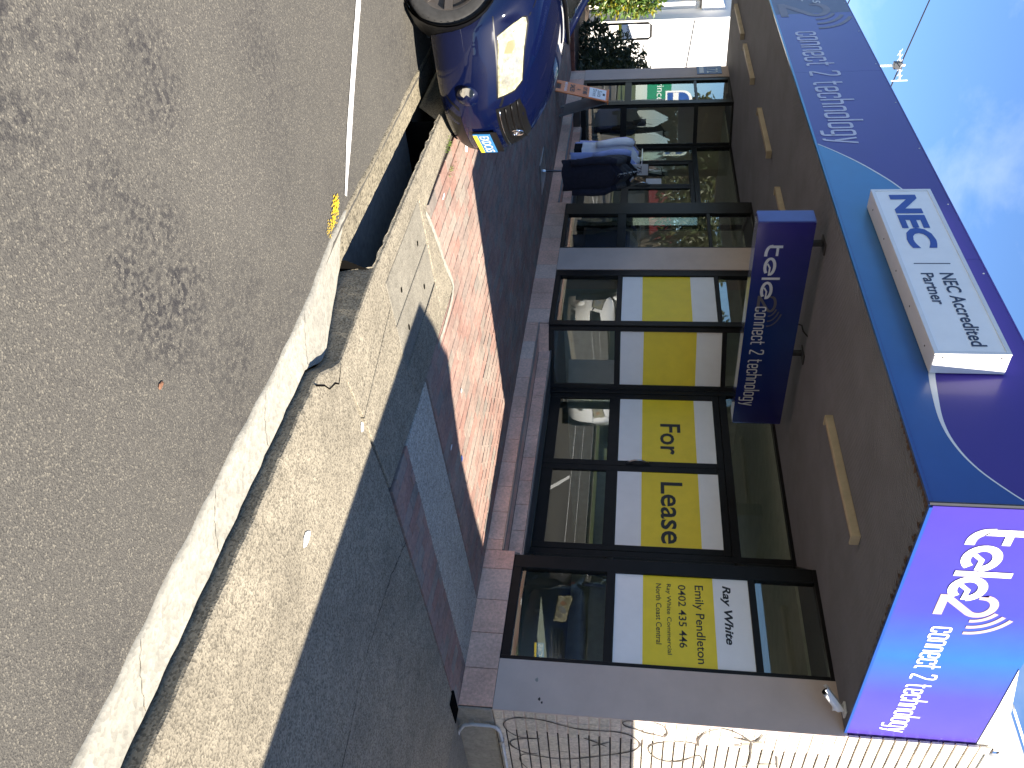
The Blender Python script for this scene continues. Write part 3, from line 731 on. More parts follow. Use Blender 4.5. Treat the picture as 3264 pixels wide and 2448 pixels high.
def bar(pl, name, a0, a1, z0, z1, parent, d0=0.0, d1=0.07, mat='frame_black', bev=0.004):
    m = MB(); pl.box(m, a0, a1, z0, z1, d0, d1); return m.build(name, mat, parent, bevel=bev)
def window(pl, xa, xb, rails, posts, lab=None):
    """xa..xb along the plane; rails are (z0, z1); posts (a0, a1); panes fill the gaps"""
    w = bar(pl, 'window', xa + .0, xb, SOF - .035, SOF + .01, bld, -.002, .08)     # head
    for (z0, z1) in rails: bar(pl, 'rail', xa + .001, xb - .001, z0, z1, w, 0.0, .065)
    ps = sorted(posts)
    for a0, a1 in ps: bar(pl, 'post', a0, a1, 0.305, SOF - .036, w, -.004, .075)
    rs = sorted(rails)
    for i in range(len(ps) - 1):
        g0, g1 = ps[i][1], ps[i + 1][0]
        zz = [r for r in rs] + [(SOF - .035, SOF)]
        for k in range(len(zz) - 1): pane(pl, g0 - .004, g1 + .004, zz[k][1] - .004, zz[k + 1][0] + .004, w)
    return w
front = Plane((-14.33, 0.012), (0, 0.012)); fa = lambda x: x + 14.33
R3 = [(0.302, 0.39), (1.235, 1.318), (2.585, 2.648)]
window(front, fa(-1.665), fa(-0.49), R3, [(fa(-1.665), fa(-1.512)), (fa(-.532), fa(-.49))])
R3b = [(0.302, 0.372), (1.195, 1.266), (2.545, 2.605)]
window(front, fa(-6.81), fa(-5.50), R3b, [(fa(-6.81), fa(-6.67)), (fa(-5.60), fa(-5.50))])
R3c = [(0.302, 0.362), (1.150, 1.281), (2.523, 2.575)]
window(front, fa(-8.74), fa(-7.388), R3c, [(fa(-8.74), fa(-8.40)), (fa(-7.43), fa(-7.388))])
window(front, fa(-13.79), fa(-12.56), R3c, [(fa(-13.79), fa(-13.66)), (fa(-12.72), fa(-12.56))])
YD = 0.76
ret1 = Plane((-5.50, 0.04), (-5.06, YD)); window(ret1, 0.0, ret1.len, [(0.302, 0.372), (1.19, 1.266), (2.60, 2.66)], [(0.0, 0.06), (ret1.len - .06, ret1.len)])
ret2 = Plane((-2.26, YD), (-1.667, 0.04)); window(ret2, 0.0, ret2.len, [(0.302, 0.40), (1.20, 1.28), (2.585, 2.65)], [(0.0, 0.05), (ret2.len - .05, ret2.len)])
ret3 = Plane((-12.56, 0.04), (-12.30, YD)); window(ret3, 0.0, ret3.len, [(0.302, 0.40), (1.08, 1.20), (2.50, 2.575)], [(0.0, 0.03), (ret3.len - .04, ret3.len)])
ret4 = Plane((-9.26, YD), (-8.742, 0.04)); window(ret4, 0.0, ret4.len, [(0.302, 0.40), (1.15, 1.28), (2.52, 2.575)], [(0.0, 0.05), (ret4.len - .05, ret4.len)])
def doors(x0, x1, leaves, side, glass_z, head, handle_x):
    pl = Plane((x0, YD), (x1, YD)); A = lambda x: x - x0
    w = bar(pl, 'door_frame', 0, x1 - x0, SOF - .035, SOF + .01, bld, -.002, .09)
    bar(pl, 'jamb', 0.0, 0.085, FL, SOF - .036, w, -.002, .09); bar(pl, 'jamb', x1 - x0 - .085, x1 - x0, FL, SOF - .036, w, -.002, .09)
    bar(pl, 'transom', 0.086, x1 - x0 - .086, head, head + .095, w, -.001, .085)
    pane(pl, 0.08, x1 - x0 - .08, head + .09, SOF - .03, w)
    for a, b in side:
        bar(pl, 'post', A(b), A(b) + .06, FL, head, w, 0, .085); bar(pl, 'rail', A(a), A(b), FL, FL + .08, w, .002, .08); pane(pl, A(a), A(b), FL + .07, head, w)
    for i, (a, b) in enumerate(leaves):
        sw = 0.085
        d = bar(pl, 'door', A(a) + .003, A(b) - .003, head - .085, head - .003, bld, .004, .05)
        bar(pl, 'stile', A(a) + .003, A(a) + sw, FL + .012, head - .086, d, .004, .05); bar(pl, 'stile', A(b) - sw, A(b) - .003, FL + .012, head - .086, d, .004, .05)
        bar(pl, 'bottom_rail', A(a) + sw + .001, A(b) - sw - .001, FL + .012, FL + .15, d, .006, .048)
        bar(pl, 'mid_rail', A(a) + sw + .001, A(b) - sw - .001, glass_z[0], glass_z[1], d, .006, .048)
        pane(pl, A(a) + sw - .004, A(b) - sw + .004, FL + .14, glass_z[0] + .004, d, .024); pane(pl, A(a) + sw - .004, A(b) - sw + .004, glass_z[1] - .004, head - .08, d, .024)
        if handle_x is not None and i == 0:
            hx = handle_x; hp = [pl.P(A(hx), 1.40 + .26 * t, 0.0 - .055 * math.sin(math.pi * t)) for t in [q / 10 for q in range(11)]]
            MB().tube(hp, 0.011, 8).build('handle', 'steel', d, smooth=True)
            m = MB(); pl.box(m, A(hx) - .03, A(hx) + .03, 1.38, 1.68, -.006, .004); m.build('handle_plate', 'frame_black', d, bevel=.002)
    return pl
pd = doors(-5.06, -2.26, [(-4.965, -3.655), (-3.655, -2.352)], [], (1.145, 1.283), 2.57, -3.70)
doors(-12.30, -9.26, [(-11.62, -10.68), (-10.68, -9.345)], [(-12.21, -11.69)], (1.15, 1.28), 2.475, -10.72)

# --- side wall of painted bricks
side = bx('side_wall', 'joint_dark', -0.11, -0.006, 0.353, 2.60, 0.30, 4.40)
bx('side_wall', 'joint_dark', -0.11, -0.006, 2.60, 4.20, 0.30, 2.30); bx('side_wall', 'joint_dark', -0.11, -0.006, 2.60, 4.20, 2.92, 4.40)
bx('side_wall', 'joint_dark', -0.11, -0.006, 4.20, 7.1, 0.30, 4.40)
MB().box(-0.09, -0.08, 2.60, 4.20, 2.30, 2.92).build('side_window', 'shop_glass', bld)
bx('corner_wall', 'joint_dark', -0.11, -0.010, 0.06, 0.353, SOF + .02, 4.40)
bx('plinth', 'plinth_concrete', -0.12, 0.004, 0.014, 7.1, -0.30, 0.297, bevel=0.01)
CP, BPL = 0.0925, 0.272
wb_mesh = bevel_box_mesh('wall_brick', 0.02, 1, CP - 0.014, 0.003); wb_mesh.materials.append(MATS['wall_brick'])
restw = MB(); nb = 0
for k in range(44):
    z0 = 0.301 + k * CP; zc = z0 + CP / 2
    if zc > 4.36: break
    y = 0.005 - (BPL / 2 if k % 2 else 0.13) 
    while y < 7.0:
        a, b = max(y, 0.004) + .003, min(y + BPL, 7.05) - .003; y += BPL
        if b - a < .03: continue
        if 2.55 < (a + b) / 2 < 4.25 and 2.27 < zc < 2.95: continue
        if a < 1.55 and nb < 300:
            o = bpy.data.objects.new('brick', wb_mesh); COL.objects.link(o); o.parent = side
            o.location = Vector((-0.006 + random.uniform(-.0015, .0015), (a + b) / 2, zc)) - wloc(side); o.scale = (1, b - a, 1); nb += 1
        else:
            restw.box(-0.010, 0.004, a, b, zc - CP / 2 + .005, zc + CP / 2 - .005)
stuff(restw.build('brickwork', 'wall_brick', side))
# ragged edge of the render where it meets the painted brick
m = MB(); prev = 0.010
zz = 0.302; pts = []
while zz < SOF: pts.append((0.006 + random.uniform(0, .012) + (0.02 if 0.72 < zz < 0.98 else 0) * random.random(), zz)); zz += random.uniform(.03, .09)
pts.append((0.008, SOF))
m.prism([(-0.0005, 0.001, 0.302)] + [(-0.0005, a, z) for a, z in pts] + [(-0.0005, 0.001, SOF)], (0.006, 0, 0)); m.build('render_edge', 'render_grey', bld)
for (x, z, r_) in ((-.30, .66, .020), (-.12, .70, .016), (-.09, .725, .012)):
    MB().prism([(x + r_ * math.cos(a) * (1 + .3 * math.sin(3 * a)), -.0012, z + r_ * .7 * math.sin(a)) for a in [q * .7 for q in range(9)]], (0, .001, 0)).build('render_chip', 'plinth_concrete' if x < -.2 else 'joint_dark', bld)
# graffiti
GR = [[(0.468, 0.69), (0.486, 0.509), (0.371, 0.402), (0.257, 0.372), (0.175, 0.405), (0.109, 0.498), (0.107, 0.636), (0.12, 0.747), (0.185, 0.893), (0.237, 1.041), (0.234, 1.214), (0.223, 1.386), (0.264, 1.497), (0.368, 1.572), (0.445, 1.586), (0.548, 1.539), (0.625, 1.414), (0.719, 1.209), (0.795, 1.027), (0.838, 0.868), (0.818, 0.671), (0.785, 0.541), (0.838, 0.484), (0.955, 0.475), (1.098, 0.547)],
      [(0.473, 0.69), (0.506, 0.468), (0.571, 0.411), (0.639, 0.413), (0.725, 0.479), (0.78, 0.567), (0.765, 0.648)],
      [(0.386, 1.087), (0.426, 1.162), (0.512, 1.287)], [(0.336, 1.226), (0.511, 1.218)], [(0.521, 1.161), (0.427, 1.312)],
      [(0.012, 1.517), (0.012, 1.457), (0.048, 1.421), (0.107, 1.446), (0.143, 1.531), (0.203, 1.629), (0.225, 1.727), (0.253, 1.788), (0.171, 1.815), (0.052, 1.78), (0.01, 1.695)],
      [(0.357, 2.084), (0.303, 2.02), (0.322, 1.84), (0.388, 1.683), (0.488, 1.649), (0.616, 1.691), (0.708, 1.794), (0.698, 1.919), (0.593, 2.038), (0.513, 2.106), (0.669, 2.148), (0.794, 2.125)],
      [(0.357, 2.084), (0.23, 2.069), (0.094, 2.125), (0.026, 2.237)],
      [(0.016, 2.25), (0.034, 2.32), (0.093, 2.409), (0.172, 2.473), (0.225, 2.52), (0.303, 2.514), (0.456, 2.534), (0.618, 2.533), (0.71, 2.484)],
      [(0.161, 2.36), (0.178, 2.438), (0.21, 2.519), (0.204, 2.636)], [(0.224, 2.527), (0.172, 2.563), (0.069, 2.593)], [(0.303, 2.38), (0.241, 2.515)],
      [(0.604, 2.604), (0.58, 2.774)], [(0.433, 2.748), (0.653, 2.779)]]
m = MB()
for i, g in enumerate(GR):
    p = rnd_poly(g, 0.2, False, 5); n = len(p)
    m.ribbon(p, [0.009 + .013 * math.sin(math.pi * min(1, (q + 1) / n)) * (.6 + .4 * math.sin(q * .5)) for q in range(n)], (0, 1, 0), (0, 0, 1), (0.0085 + i * .0003, 0, 0), (1, 0, 0))
m.build('graffiti', 'spray_black', bld, bevel=-1)
# white roof edge and grey gable above the end of the awning
m = MB(); m.prism([(-0.05, -1.12, 4.246), (-0.05, -0.517, 4.365), (-0.05, 0.02, 4.475), (-0.05, 0.108, 4.476), (-0.05, 0.108, 4.262), (-0.05, -0.558, 4.258)], (0.024, 0, 0)); m.build('barge_board', 'white_paint', bld)
m = MB(); m.prism([(-0.008, 0.111, 4.476), (-0.008, 7.0, 4.55), (-0.008, 7.0, 4.40), (-0.008, 0.111, 4.34)], (0.026, 0, 0)); m.build('barge_board', 'white_paint', bld)
m = MB(); m.prism([(-0.06, -0.517, 4.362), (-0.06, 0.02, 4.470), (-0.06, 7.0, 4.545), (-0.06, 6.6, 4.9), (-0.06, 3.2, 6.02)], (0.02, 0, 0)); m.build('gable', 'roof_grey', bld)
m = MB(); m.prism([(-0.07, -0.56, 4.366), (-0.07, 3.2, 6.04), (-0.07, 3.2, 6.07), (-0.07, -0.57, 4.38)], (0.045, 0, 0)); m.build('roof_edge', 'white_paint', bld)

# ================================================================== AWNING
aw = thing('awning', 'purple and blue printed fascia awning over the footpath with ribbed grey soffit', 'awning', (-7.2, -1.4, SOF))
AX0, AX1, AY = -14.75, -0.045, -2.86
m = MB(); pr = []; y = AY + .03; k = 0
while y < 0.86:
    pr += [(y, SOF), (y + .018, SOF), (y + .022, SOF + .007), (y + .030, SOF + .007), (y + .034, SOF)]; y += .034
pr = [p for i, p in enumerate(pr) if i == 0 or p[0] > pr[i - 1][0] + 1e-6]
n = len(pr)
m.add([(x, a, b) for x in (AX0, AX1 - .02) for a, b in pr], [(i, i + 1, n + i + 1, n + i) for i in range(n - 1)])
o = m.build('soffit', 'soffit_paint', aw, bevel=-1)
if sum(p.normal.z for p in o.data.polygons) > 0: o.data.flip_normals()
MB().box(AX0, AX1 - .03, AY + .02, -0.02, 3.95, 4.0).build('roof_sheet', 'roof_grey', aw)
MB().box(AX0, AX1 - .03, -0.02, 0.10, SOF + .03, 4.0).build('rear_wall', 'render_grey', aw)
FZ0, FZ1 = 3.255, 4.235
for a, b, mt in ((AX0, -8.735, 'fascia_grey'), (-8.732, -6.702, 'vinyl_purple'), (-6.699, -2.702, 'vinyl_purple'), (-2.699, -0.05, 'vinyl_purple')):
    MB().box(a, b, AY, AY + .012, FZ0, FZ1).build('fascia_panel', mt, aw)
MB().box(AX0, AX1, AY - .004, AY + .022, FZ0 - .022, FZ0 - .001).build('fascia_trim', 'vinyl_blue', aw)
MB().box(AX0, AX1, AY - .003, AY + .03, FZ1 + .001, FZ1 + .012).build('fascia_capping', 'vinyl_purple', aw)
MB().box(AX1, AX1 + .012, AY + .013, 0.11, FZ0, 4.255).build('end_panel', 'vinyl_end', aw)
MB().box(AX1 - .006, AX1 + .018, AY + .02, 0.11, FZ0 - .02, FZ0 - .001).build('end_trim', 'vinyl_blue', aw)
MB().tube([(AX1 - .002, AY + .002, FZ0 - .02), (AX1 - .002, AY + .002, FZ1 + .01)], .012, 8).build('corner_flashing', 'dark_steel', aw)
# printed swoosh: blue field under a white line
cl = [(-4.83, 3.258), (-4.70, 3.375), (-4.50, 3.53), (-4.306, 3.659), (-3.957, 3.852), (-3.55, 3.985), (-3.0, 4.02), (-2.45, 3.95), (-1.95, 3.78), (-1.60, 3.62), (-1.266, 3.525), (-1.05, 3.497), (-0.80, 3.472), (-0.62, 3.484), (-0.45, 3.53), (-0.30, 3.605), (-0.108, 3.757), (-0.052, 3.82)]
sm = rnd_poly(cl, 0.25, False, 4)
nf = (0, -1, 0)
m = MB(); n = len(sm)
m.add([(p.x, AY - .0022, p.y) for p in sm] + [(p.x, AY - .0022, FZ0 + .002) for p in sm], [(i, n + i, n + i + 1, i + 1) for i in range(n - 1)])
m.build('blue_print', 'vinyl_blue', aw, bevel=-1)
MB().ribbon([(p.x, p.y) for p in sm], [0.010 + 0.034 * math.exp(-((p.x + 1.25) / .55) ** 2) + 0.008 * math.exp(-((p.x + 4.2) / .5) ** 2) for p in sm], (1, 0, 0), (0, 0, 1), (0, AY, 0), nf, False, .0034).build('white_line', 'print_white', aw, bevel=-1)
stroke_text('connect 2 technology', 'lettering', 'fascia_letter', (-8.03, AY, 3.437), (1, 0, 0), (0, 0, 1), nf, 3.18, 0.222, aw)
tele_logo('logo', 'fascia_letter', 'print_grey', (-10.78, AY, 3.36), (1, 0, 0), (0, 0, 1), nf, 2.30, 0.42, aw, 0.004, word=False)
lettering('ens', 'lettering', 'print_silver', (-9.62, AY, 3.80), (1, 0, 0), (0, 0, 1), nf, .50, .10, aw, .003, split=True)
lettering('r', 'lettering', 'print_silver', (-9.33, AY, 3.58), (1, 0, 0), (0, 0, 1), nf, .10, .10, aw, .003)
# end panel print
ne = (1, 0, 0); ox = AX1 + .012
tele_logo('logo', 'print_white', 'print_pink', (ox, -2.70, 3.535), (0, 1, 0), (0, 0, 1), ne, 1.02, 0.245, aw, .004)
stroke_text('connect 2 technology', 'lettering', 'print_white', (ox, -1.585, 3.552), (0, 1, 0), (0, 0, 1), ne, 1.50, 0.122, aw, 0.15)
# rusted, torn edge of the soffit by the corner
m = MB(); rr = random.Random(3)
for (xa, ya, xb, yb, n) in ((-0.9, AY + .02, -0.07, AY + .02, 26), (-0.065, AY + .05, -0.065, -1.0, 30)):
    for i in range(n):
        t = (i + rr.random()) / n; x = xa + (xb - xa) * t; y = ya + (yb - ya) * t
        w = rr.uniform(.02, .09) * (t if xb > xa + .5 else 1 - t * .8)
        a = rr.uniform(0, 6.28)
        z = SOF - .004 - rr.random() * .006
        dx, dy = (0, 1) if xb > xa + .5 else (-1, 0)
        m.add([(x - .03 * abs(dy), y - .03 * abs(dx), z), (x + .03 * abs(dy), y + .03 * abs(dx), z), (x + dx * w + .012 * dy, y + dy * w + .012 * dx, z - rr.uniform(0, .012)), (x + dx * w * .7 - .015 * dy, y + dy * w * .7 - .015 * dx, z)], [(0, 1, 2, 3)])
m.build('rusted_edge', 'rust', aw, bevel=-1)

# small screw heads along the fascia edges
sc_ = MB()
for x in fr(-9.1, -0.3, 1.1): sc_.lathe([(0.0, .003), (.007, .003), (.009, 0)], (x, AY - .0005, FZ1 - .025), (0, -1, 0), 8)
sc_.build('screws', 'print_silver', aw)

# light fittings under the awning
for i, (a, b, lb) in enumerate([(-13.50, -11.95, 'cream batten light farthest along the soffit, beside the white house'), (-11.44, -9.97, 'cream batten light above the orange sandwich board'),
        (-8.84, -7.46, 'cream batten light above the clothes rack'), (-6.45, -5.08, 'cream batten light half hidden behind the hanging sign'), (-2.24, -0.885, 'cream batten light nearest the damaged awning corner')]):
    t = thing('ceiling_light', lb, 'light', ((a + b) / 2, -1.45, SOF), group='batten lights under the awning')
    y = -1.45
    m = MB(); m.prism([(a, y - .045, SOF - .001), (a, y - .040, SOF - .065), (a, y + .012, SOF - .065), (a, y + .018, SOF - .001)], (b - a, 0, 0)); m.build('housing', 'fitting_cream', t, bevel=.003)
    m = MB(); m.tube([(a + .05, y + .040, SOF - .045), (b - .05, y + .040, SOF - .045)], .016, 10); m.build('lamp_tube', 'fitting_lamp', t, smooth=True)
    m = MB(); m.box(a + .01, b - .01, y + .019, y + .062, SOF - .014, SOF - .001); m.build('reflector', 'fitting_lamp', t)
    for e in (a, b): MB().box(e - .012, e + .012, y - .048, y + .064, SOF - .072, SOF - .0005).build('end_cap', 'fitting_cream', t, bevel=.003)

# under-awning sign
hs = thing('hanging_sign', 'dark blue hanging sign box with white lettering under the awning', 'sign', (-3.75, -1.35, 2.58))
HX0, HX1, HY0, HY1, HZ0, HZ1 = -3.85, -3.65, -2.66, -0.02, 2.585, 3.115
MB().box(HX0 + .004, HX1 - .004, HY0 + .004, HY1 - .004, HZ0 + .004, HZ1 - .004).build('sign_face', 'hanging_sign_blue', hs)
MB().box(HX0, HX1, HY0 - .006, HY0 + .012, HZ0, HZ1).build('end_cover', 'hanging_sign_rim', hs, bevel=.004)
MB().box(HX0, HX1, HY1 - .012, HY1 + .004, HZ0, HZ1).build('end_cover', 'hanging_sign_blue', hs, bevel=.004)
MB().box(HX0 - .002, HX1 + .002, HY0 + .014, HY1 - .014, HZ1 - .012, HZ1 + .002).build('top_rim', 'hanging_sign_blue', hs)
MB().box(HX0 - .002, HX1 + .002, HY0 + .014, HY1 - .014, HZ0 - .002, HZ0 + .014).build('bottom_rim', 'hanging_sign_blue', hs)
tele_logo('logo', 'print_silver', 'print_umber', (HX1, -2.45, 2.688), (0, 1, 0), (0, 0, 1), ne, 0.90, 0.122, hs, .003)
stroke_text('connect 2 technology', 'lettering', 'print_silver', (HX1, -1.665, 2.672), (0, 1, 0), (0, 0, 1), ne, 1.36, 0.098, hs, .14)
for yb in (-2.36, -0.99):
    br = MB().box(-3.775, -3.725, yb - .025, yb + .025, HZ1 - .001, SOF - .012).build('bracket', 'dark_steel', hs, bevel=.003)
    MB().box(-3.82, -3.62, yb - .06, yb + .06, SOF - .013, SOF - .001).build('bracket_plate', 'dark_steel', br, bevel=.003)
MB().tube([(-3.70, -1.42, HZ1), (-3.70, -1.40, HZ1 + .05), (-3.69, -1.33, HZ1 + .075), (-3.68, -1.27, SOF)], .008, 6).build('cable', 'wire_black', hs)

# white light box on the fascia
lb = thing('light_box', 'white illuminated sign box with blue company letters on the fascia', 'sign', (-2.4, AY, 3.5))
NX0, NX1, NY, NZ0, NZ1 = -3.545, -1.245, -3.045, 3.502, 4.002
MB().box(NX0, NX1, NY + .01, AY - .006, NZ0, NZ1).build('case', 'box_white', lb, bevel=.006)
MB().box(NX0 + .03, NX1 - .03, NY + .004, NY + .009, NZ0 + .03, NZ1 - .03).build('face', 'sign_white', lb)
for a in ((NX0, NX1, NZ0, NZ0 + .03), (NX0, NX1, NZ1 - .03, NZ1), (NX0, NX0 + .03, NZ0 + .031, NZ1 - .031), (NX1 - .03, NX1, NZ0 + .031, NZ1 - .031)):
    MB().box(a[0], a[1], NY - .002, NY + .0095, a[2], a[3]).build('rim', 'box_white', lb)
nb_ = (0, -1, 0)
lettering('NEC', 'lettering', 'nec_blue', (-3.45, NY + .004, 3.632), (1, 0, 0), (0, 0, 1), nb_, .86, .225, lb, .003, split=True)
MB().box(-2.372, -2.364, NY + .001, NY + .0035, 3.61, 3.88).build('divider', 'ink_navy', lb)
lettering('acc', 'lettering', 'ink_navy', (-2.235, NY + .004, 3.765), (1, 0, 0), (0, 0, 1), nb_, .90, .105, lb, .003)
lettering('partner', 'lettering', 'ink_navy', (-2.235, NY + .004, 3.628), (1, 0, 0), (0, 0, 1), nb_, .41, .092, lb, .003)
m = MB()
for x in fr(NX0 + .2, NX1 - .2, .48): m.lathe([(0, .003), (.006, .003), (.008, 0)], (x, NY + .09, NZ0), (0, 0, -1), 8)
for z in (NZ0 + .06, NZ1 - .06): m.lathe([(0, .003), (.006, .003), (.008, 0)], (NX1, NY + .03, z), (1, 0, 0), 8)
m.build('screws', 'dark_steel', lb)

# ================================================================== LEASE SIGNS IN THE GLASS
def lease(pl, a0, a1, z, lab, dep=-0.012, extra=None, lean=0):
    """z: bottom, yellow bottom, yellow top, top"""
    c = pl.P((a0 + a1) / 2, z[0], dep); t = thing('window_sign', lab, 'sign', c, group='yellow and white lease signs in the right shop')
    for i, (q0, q1, mt) in enumerate(((z[0], z[1], 'sign_white'), (z[1], z[2], 'sign_yellow'), (z[2], z[3], 'sign_white'))):
        m = MB(); pl.box(m, a0, a1, q0 + (.0003 if i else 0), q1, dep, dep + .006); m.build('white_band' if i != 1 else 'yellow_band', mt, t)
    return t
W1 = lease(front, fa(-1.511), fa(-.533), (1.321, 1.588, 2.253, 2.584), 'lease sign with agent contact lettering in the window beside the corner pillar', .020)
yy = 0.012 + .020
for key, x0, x1, zb, h, mt in (('rw', -1.432, -.795, 2.318, .10, 'ink_dark'), ('emily', -1.42, -.583, 2.055, .105, 'ink_dark'), ('phone', -1.416, -.734, 1.922, .072, 'ink_dark'), ('rwc', -1.42, -.657, 1.803, .052, 'ink_dark'), ('ncc', -1.42, -.756, 1.712, .052, 'ink_dark')):
    lettering(key, 'lettering', mt, (x0, yy, zb), (1, 0, 0), (0, 0, 1), (0, -1, 0), x1 - x0, h, W1, .002, split=(key == 'phone'))
lease(front, fa(-6.668), fa(-5.601), (1.268, 1.549, 2.216, 2.543), 'plain yellow and white lease sign in the window beside the middle pillar', .020)
lease(ret1, .061, ret1.len - .061, (1.268, 1.575, 2.27, 2.598), 'plain yellow and white lease sign on the angled side pane of the entrance', .020)
dF = lease(pd, .18 + .003, 1.317, (1.285, 1.576, 2.245, 2.484), 'lease sign reading For on the left door leaf', .016)
dL = lease(pd, 1.493, 2.62, (1.285, 1.576, 2.248, 2.484), 'lease sign reading Lease on the right door leaf', .016)
lettering('For', 'lettering', 'ink_dark', (-4.42, YD + .016, 1.803), (1, 0, 0), (0, 0, 1), (0, -1, 0), .545, .256, dF, .002, split=True)
lettering('Lease', 'lettering', 'ink_dark', (-3.415, YD + .016, 1.800), (1, 0, 0), (0, 0, 1), (0, -1, 0), .925, .260, dL, .002, split=True)

ns = thing('number_sign', 'small blue street number plate 172 high on the far pillar', 'sign', (-14.15, -.01, 2.6))
MB().box(-14.33, -13.92, -.014, -.004, 2.60, 3.10).build('plate', 'number_blue', ns, bevel=.002)
lettering('172', 'lettering', 'print_silver', (-14.28, -.014, 2.80), (1, 0, 0), (0, 0, 1), (0, -1, 0), .32, .22, ns, .003, split=True)
MB().box(-14.29, -13.97, -.017, -.0145, 2.65, 2.74).build('name_strip', 'print_silver', ns)

# security camera under the awning
cc = thing('security_camera', 'small white security camera under the awning above the corner pillar', 'camera', (-.15, -.15, SOF))
MB().box(-.20, -.10, -.20, -.10, SOF - .02, SOF - .001).build('mount_plate', 'box_white', cc, bevel=.004)
MB().tube([(-.15, -.15, SOF - .02), (-.15, -.15, SOF - .075), (-.15, -.155, SOF - .105)], [.02, .014, .018], 10).build('stem', 'box_white', cc, smooth=True)
d = Vector((-.10, -.20, -.17)).normalized(); p0 = Vector((-.15, -.14, SOF - .045)); p1 = p0 + d * .20
MB().tube([p0, p0 + d * .02, p1 - d * .03, p1], [.026, .032, .032, .032], 14).build('body', 'box_white', cc, smooth=True)
MB().tube([p1 - d * .001, p1 + d * .012], .030, 14).build('lens', 'car_black', cc)
sh = MB(); q = d.cross(Vector((0, 0, 1))).normalized(); u_ = q.cross(d)
sh.prism([p0 + q * a + u_ * b for a, b in ((-.037, .01), (-.03, .037), (.03, .037), (.037, .01), (.033, .01), (.027, .033), (-.027, .033), (-.033, .01))], d * .24); sh.build('sun_shield', 'box_white', cc)
# sensor box on the middle pillar
sb = thing('sensor_box', 'small cream sensor box at the top of the middle pillar', 'sensor', (-6.93, -.03, 3.1))
MB().box(-6.99, -6.87, -.05, -.004, 3.10, 3.19).build('case', 'fitting_cream', sb, bevel=.008)
MB().box(-6.96, -6.90, -.075, -.051, 3.12, 3.16).build('lens', 'cloth_black', sb, bevel=.01)

# conduit and flashing at the corner
cdt = thing('conduit_pipe', 'bent white conduit pipe clipped to the plinth of the brick wall', 'pipe', (.04, .25, 0))
MB().tube(
    [(0.07, .62, -.10), (.052, .36, -.03), (.045, .25, .03), (.04, .235, .10), (.04, .235, .17), (.035, .245, .25), (.032, .28, .31), (.03, .34, .338), (.03, .45, .345), (.03, 1.0, .345), (.03, 2.4, .345)], .016, 10).build('pipe', 'pipe_white', cdt, smooth=True)
for (y, z) in ((.236, .09), (.52, .345)): MB().box(.006, .052, y - .012, y + .012, z - .022, z + .022).build('clip', 'steel', cdt, bevel=.002)
dg = tag(MB().box(0.03, 0.16, -0.32, 0.0, -0.02, 0.006).build('drain_gap', 'pit_dark', None), 'dark gap in the paving at the foot of the corner pillar', 'drain gap')

# ================================================================== SANDWICH BOARD
sbd = thing('sandwich_board', 'orange sandwich board with white upper panel standing outside the left shop', 'sign board', (-11.3, -.65, 0))
fb = [Vector((-11.50, -.95, -.03)), Vector((-11.01, -.95, -.03)), Vector((-11.06, -.70, .88)), Vector((-11.55, -.70, .88))]
def quadpt(q, a, b): return (q[0] * (1 - a) + q[1] * a) * (1 - b) + (q[3] * (1 - a) + q[2] * a) * b
fn = (fb[1] - fb[0]).cross(fb[3] - fb[0]).normalized()
ol = [(0, 0), (.22, 0), (.26, .09), (.74, .09), (.78, 0), (1, 0), (1, 1), (0, 1)]
MB().prism([quadpt(fb, a, b) for a, b in ol], -fn * .022).build('front_panel', 'plastic_orange', sbd, bevel=.004)
MB().prism([quadpt(fb, a, b) + fn * .003 for a, b in ((.07, .64), (.93, .64), (.93, .965), (.07, .965))], -fn * .0025).build('poster', 'sign_white', sbd)
bb = [Vector((-11.74, -.34, -.01)), Vector((-11.25, -.34, -.01)), Vector((-11.06, -.66, .88)), Vector((-11.55, -.66, .88))]
bn = (bb[1] - bb[0]).cross(bb[3] - bb[0]).normalized()
MB().prism([quadpt(bb, a, b) for a, b in ol], bn * .02).build('back_panel', 'plastic_grey', sbd, bevel=.004)
MB().box(-11.56, -11.05, -.715, -.645, .875, .90).build('hinge', 'plastic_orange', sbd, bevel=.006)
u_ = (fb[1] - fb[0]).normalized(); v_ = (fb[3] - fb[0]).normalized()
for key, a, b, w, h, mt in (('suit', .18, .52, .30, .075, 'ink_dark'), ('amp', .46, .41, .05, .06, 'ink_dark'), ('sales', .18, .27, .30, .085, 'ink_dark'), ('orng', .10, .16, .38, .05, 'sign_white'), ('suits', .22, .80, .27, .08, 'ink_navy'), ('direct', .16, .71, .31, .07, 'ink_navy')):
    lettering(key, 'lettering', mt, quadpt(fb, a, b), u_, v_, fn, w, h, sbd, .004)
MB().prism([quadpt(fb, a, b) + fn * .0035 for a, b in ((.40, .90), (.60, .90), (.60, .945), (.40, .945))], -fn * .001).build('handle_hole', 'car_black', sbd)

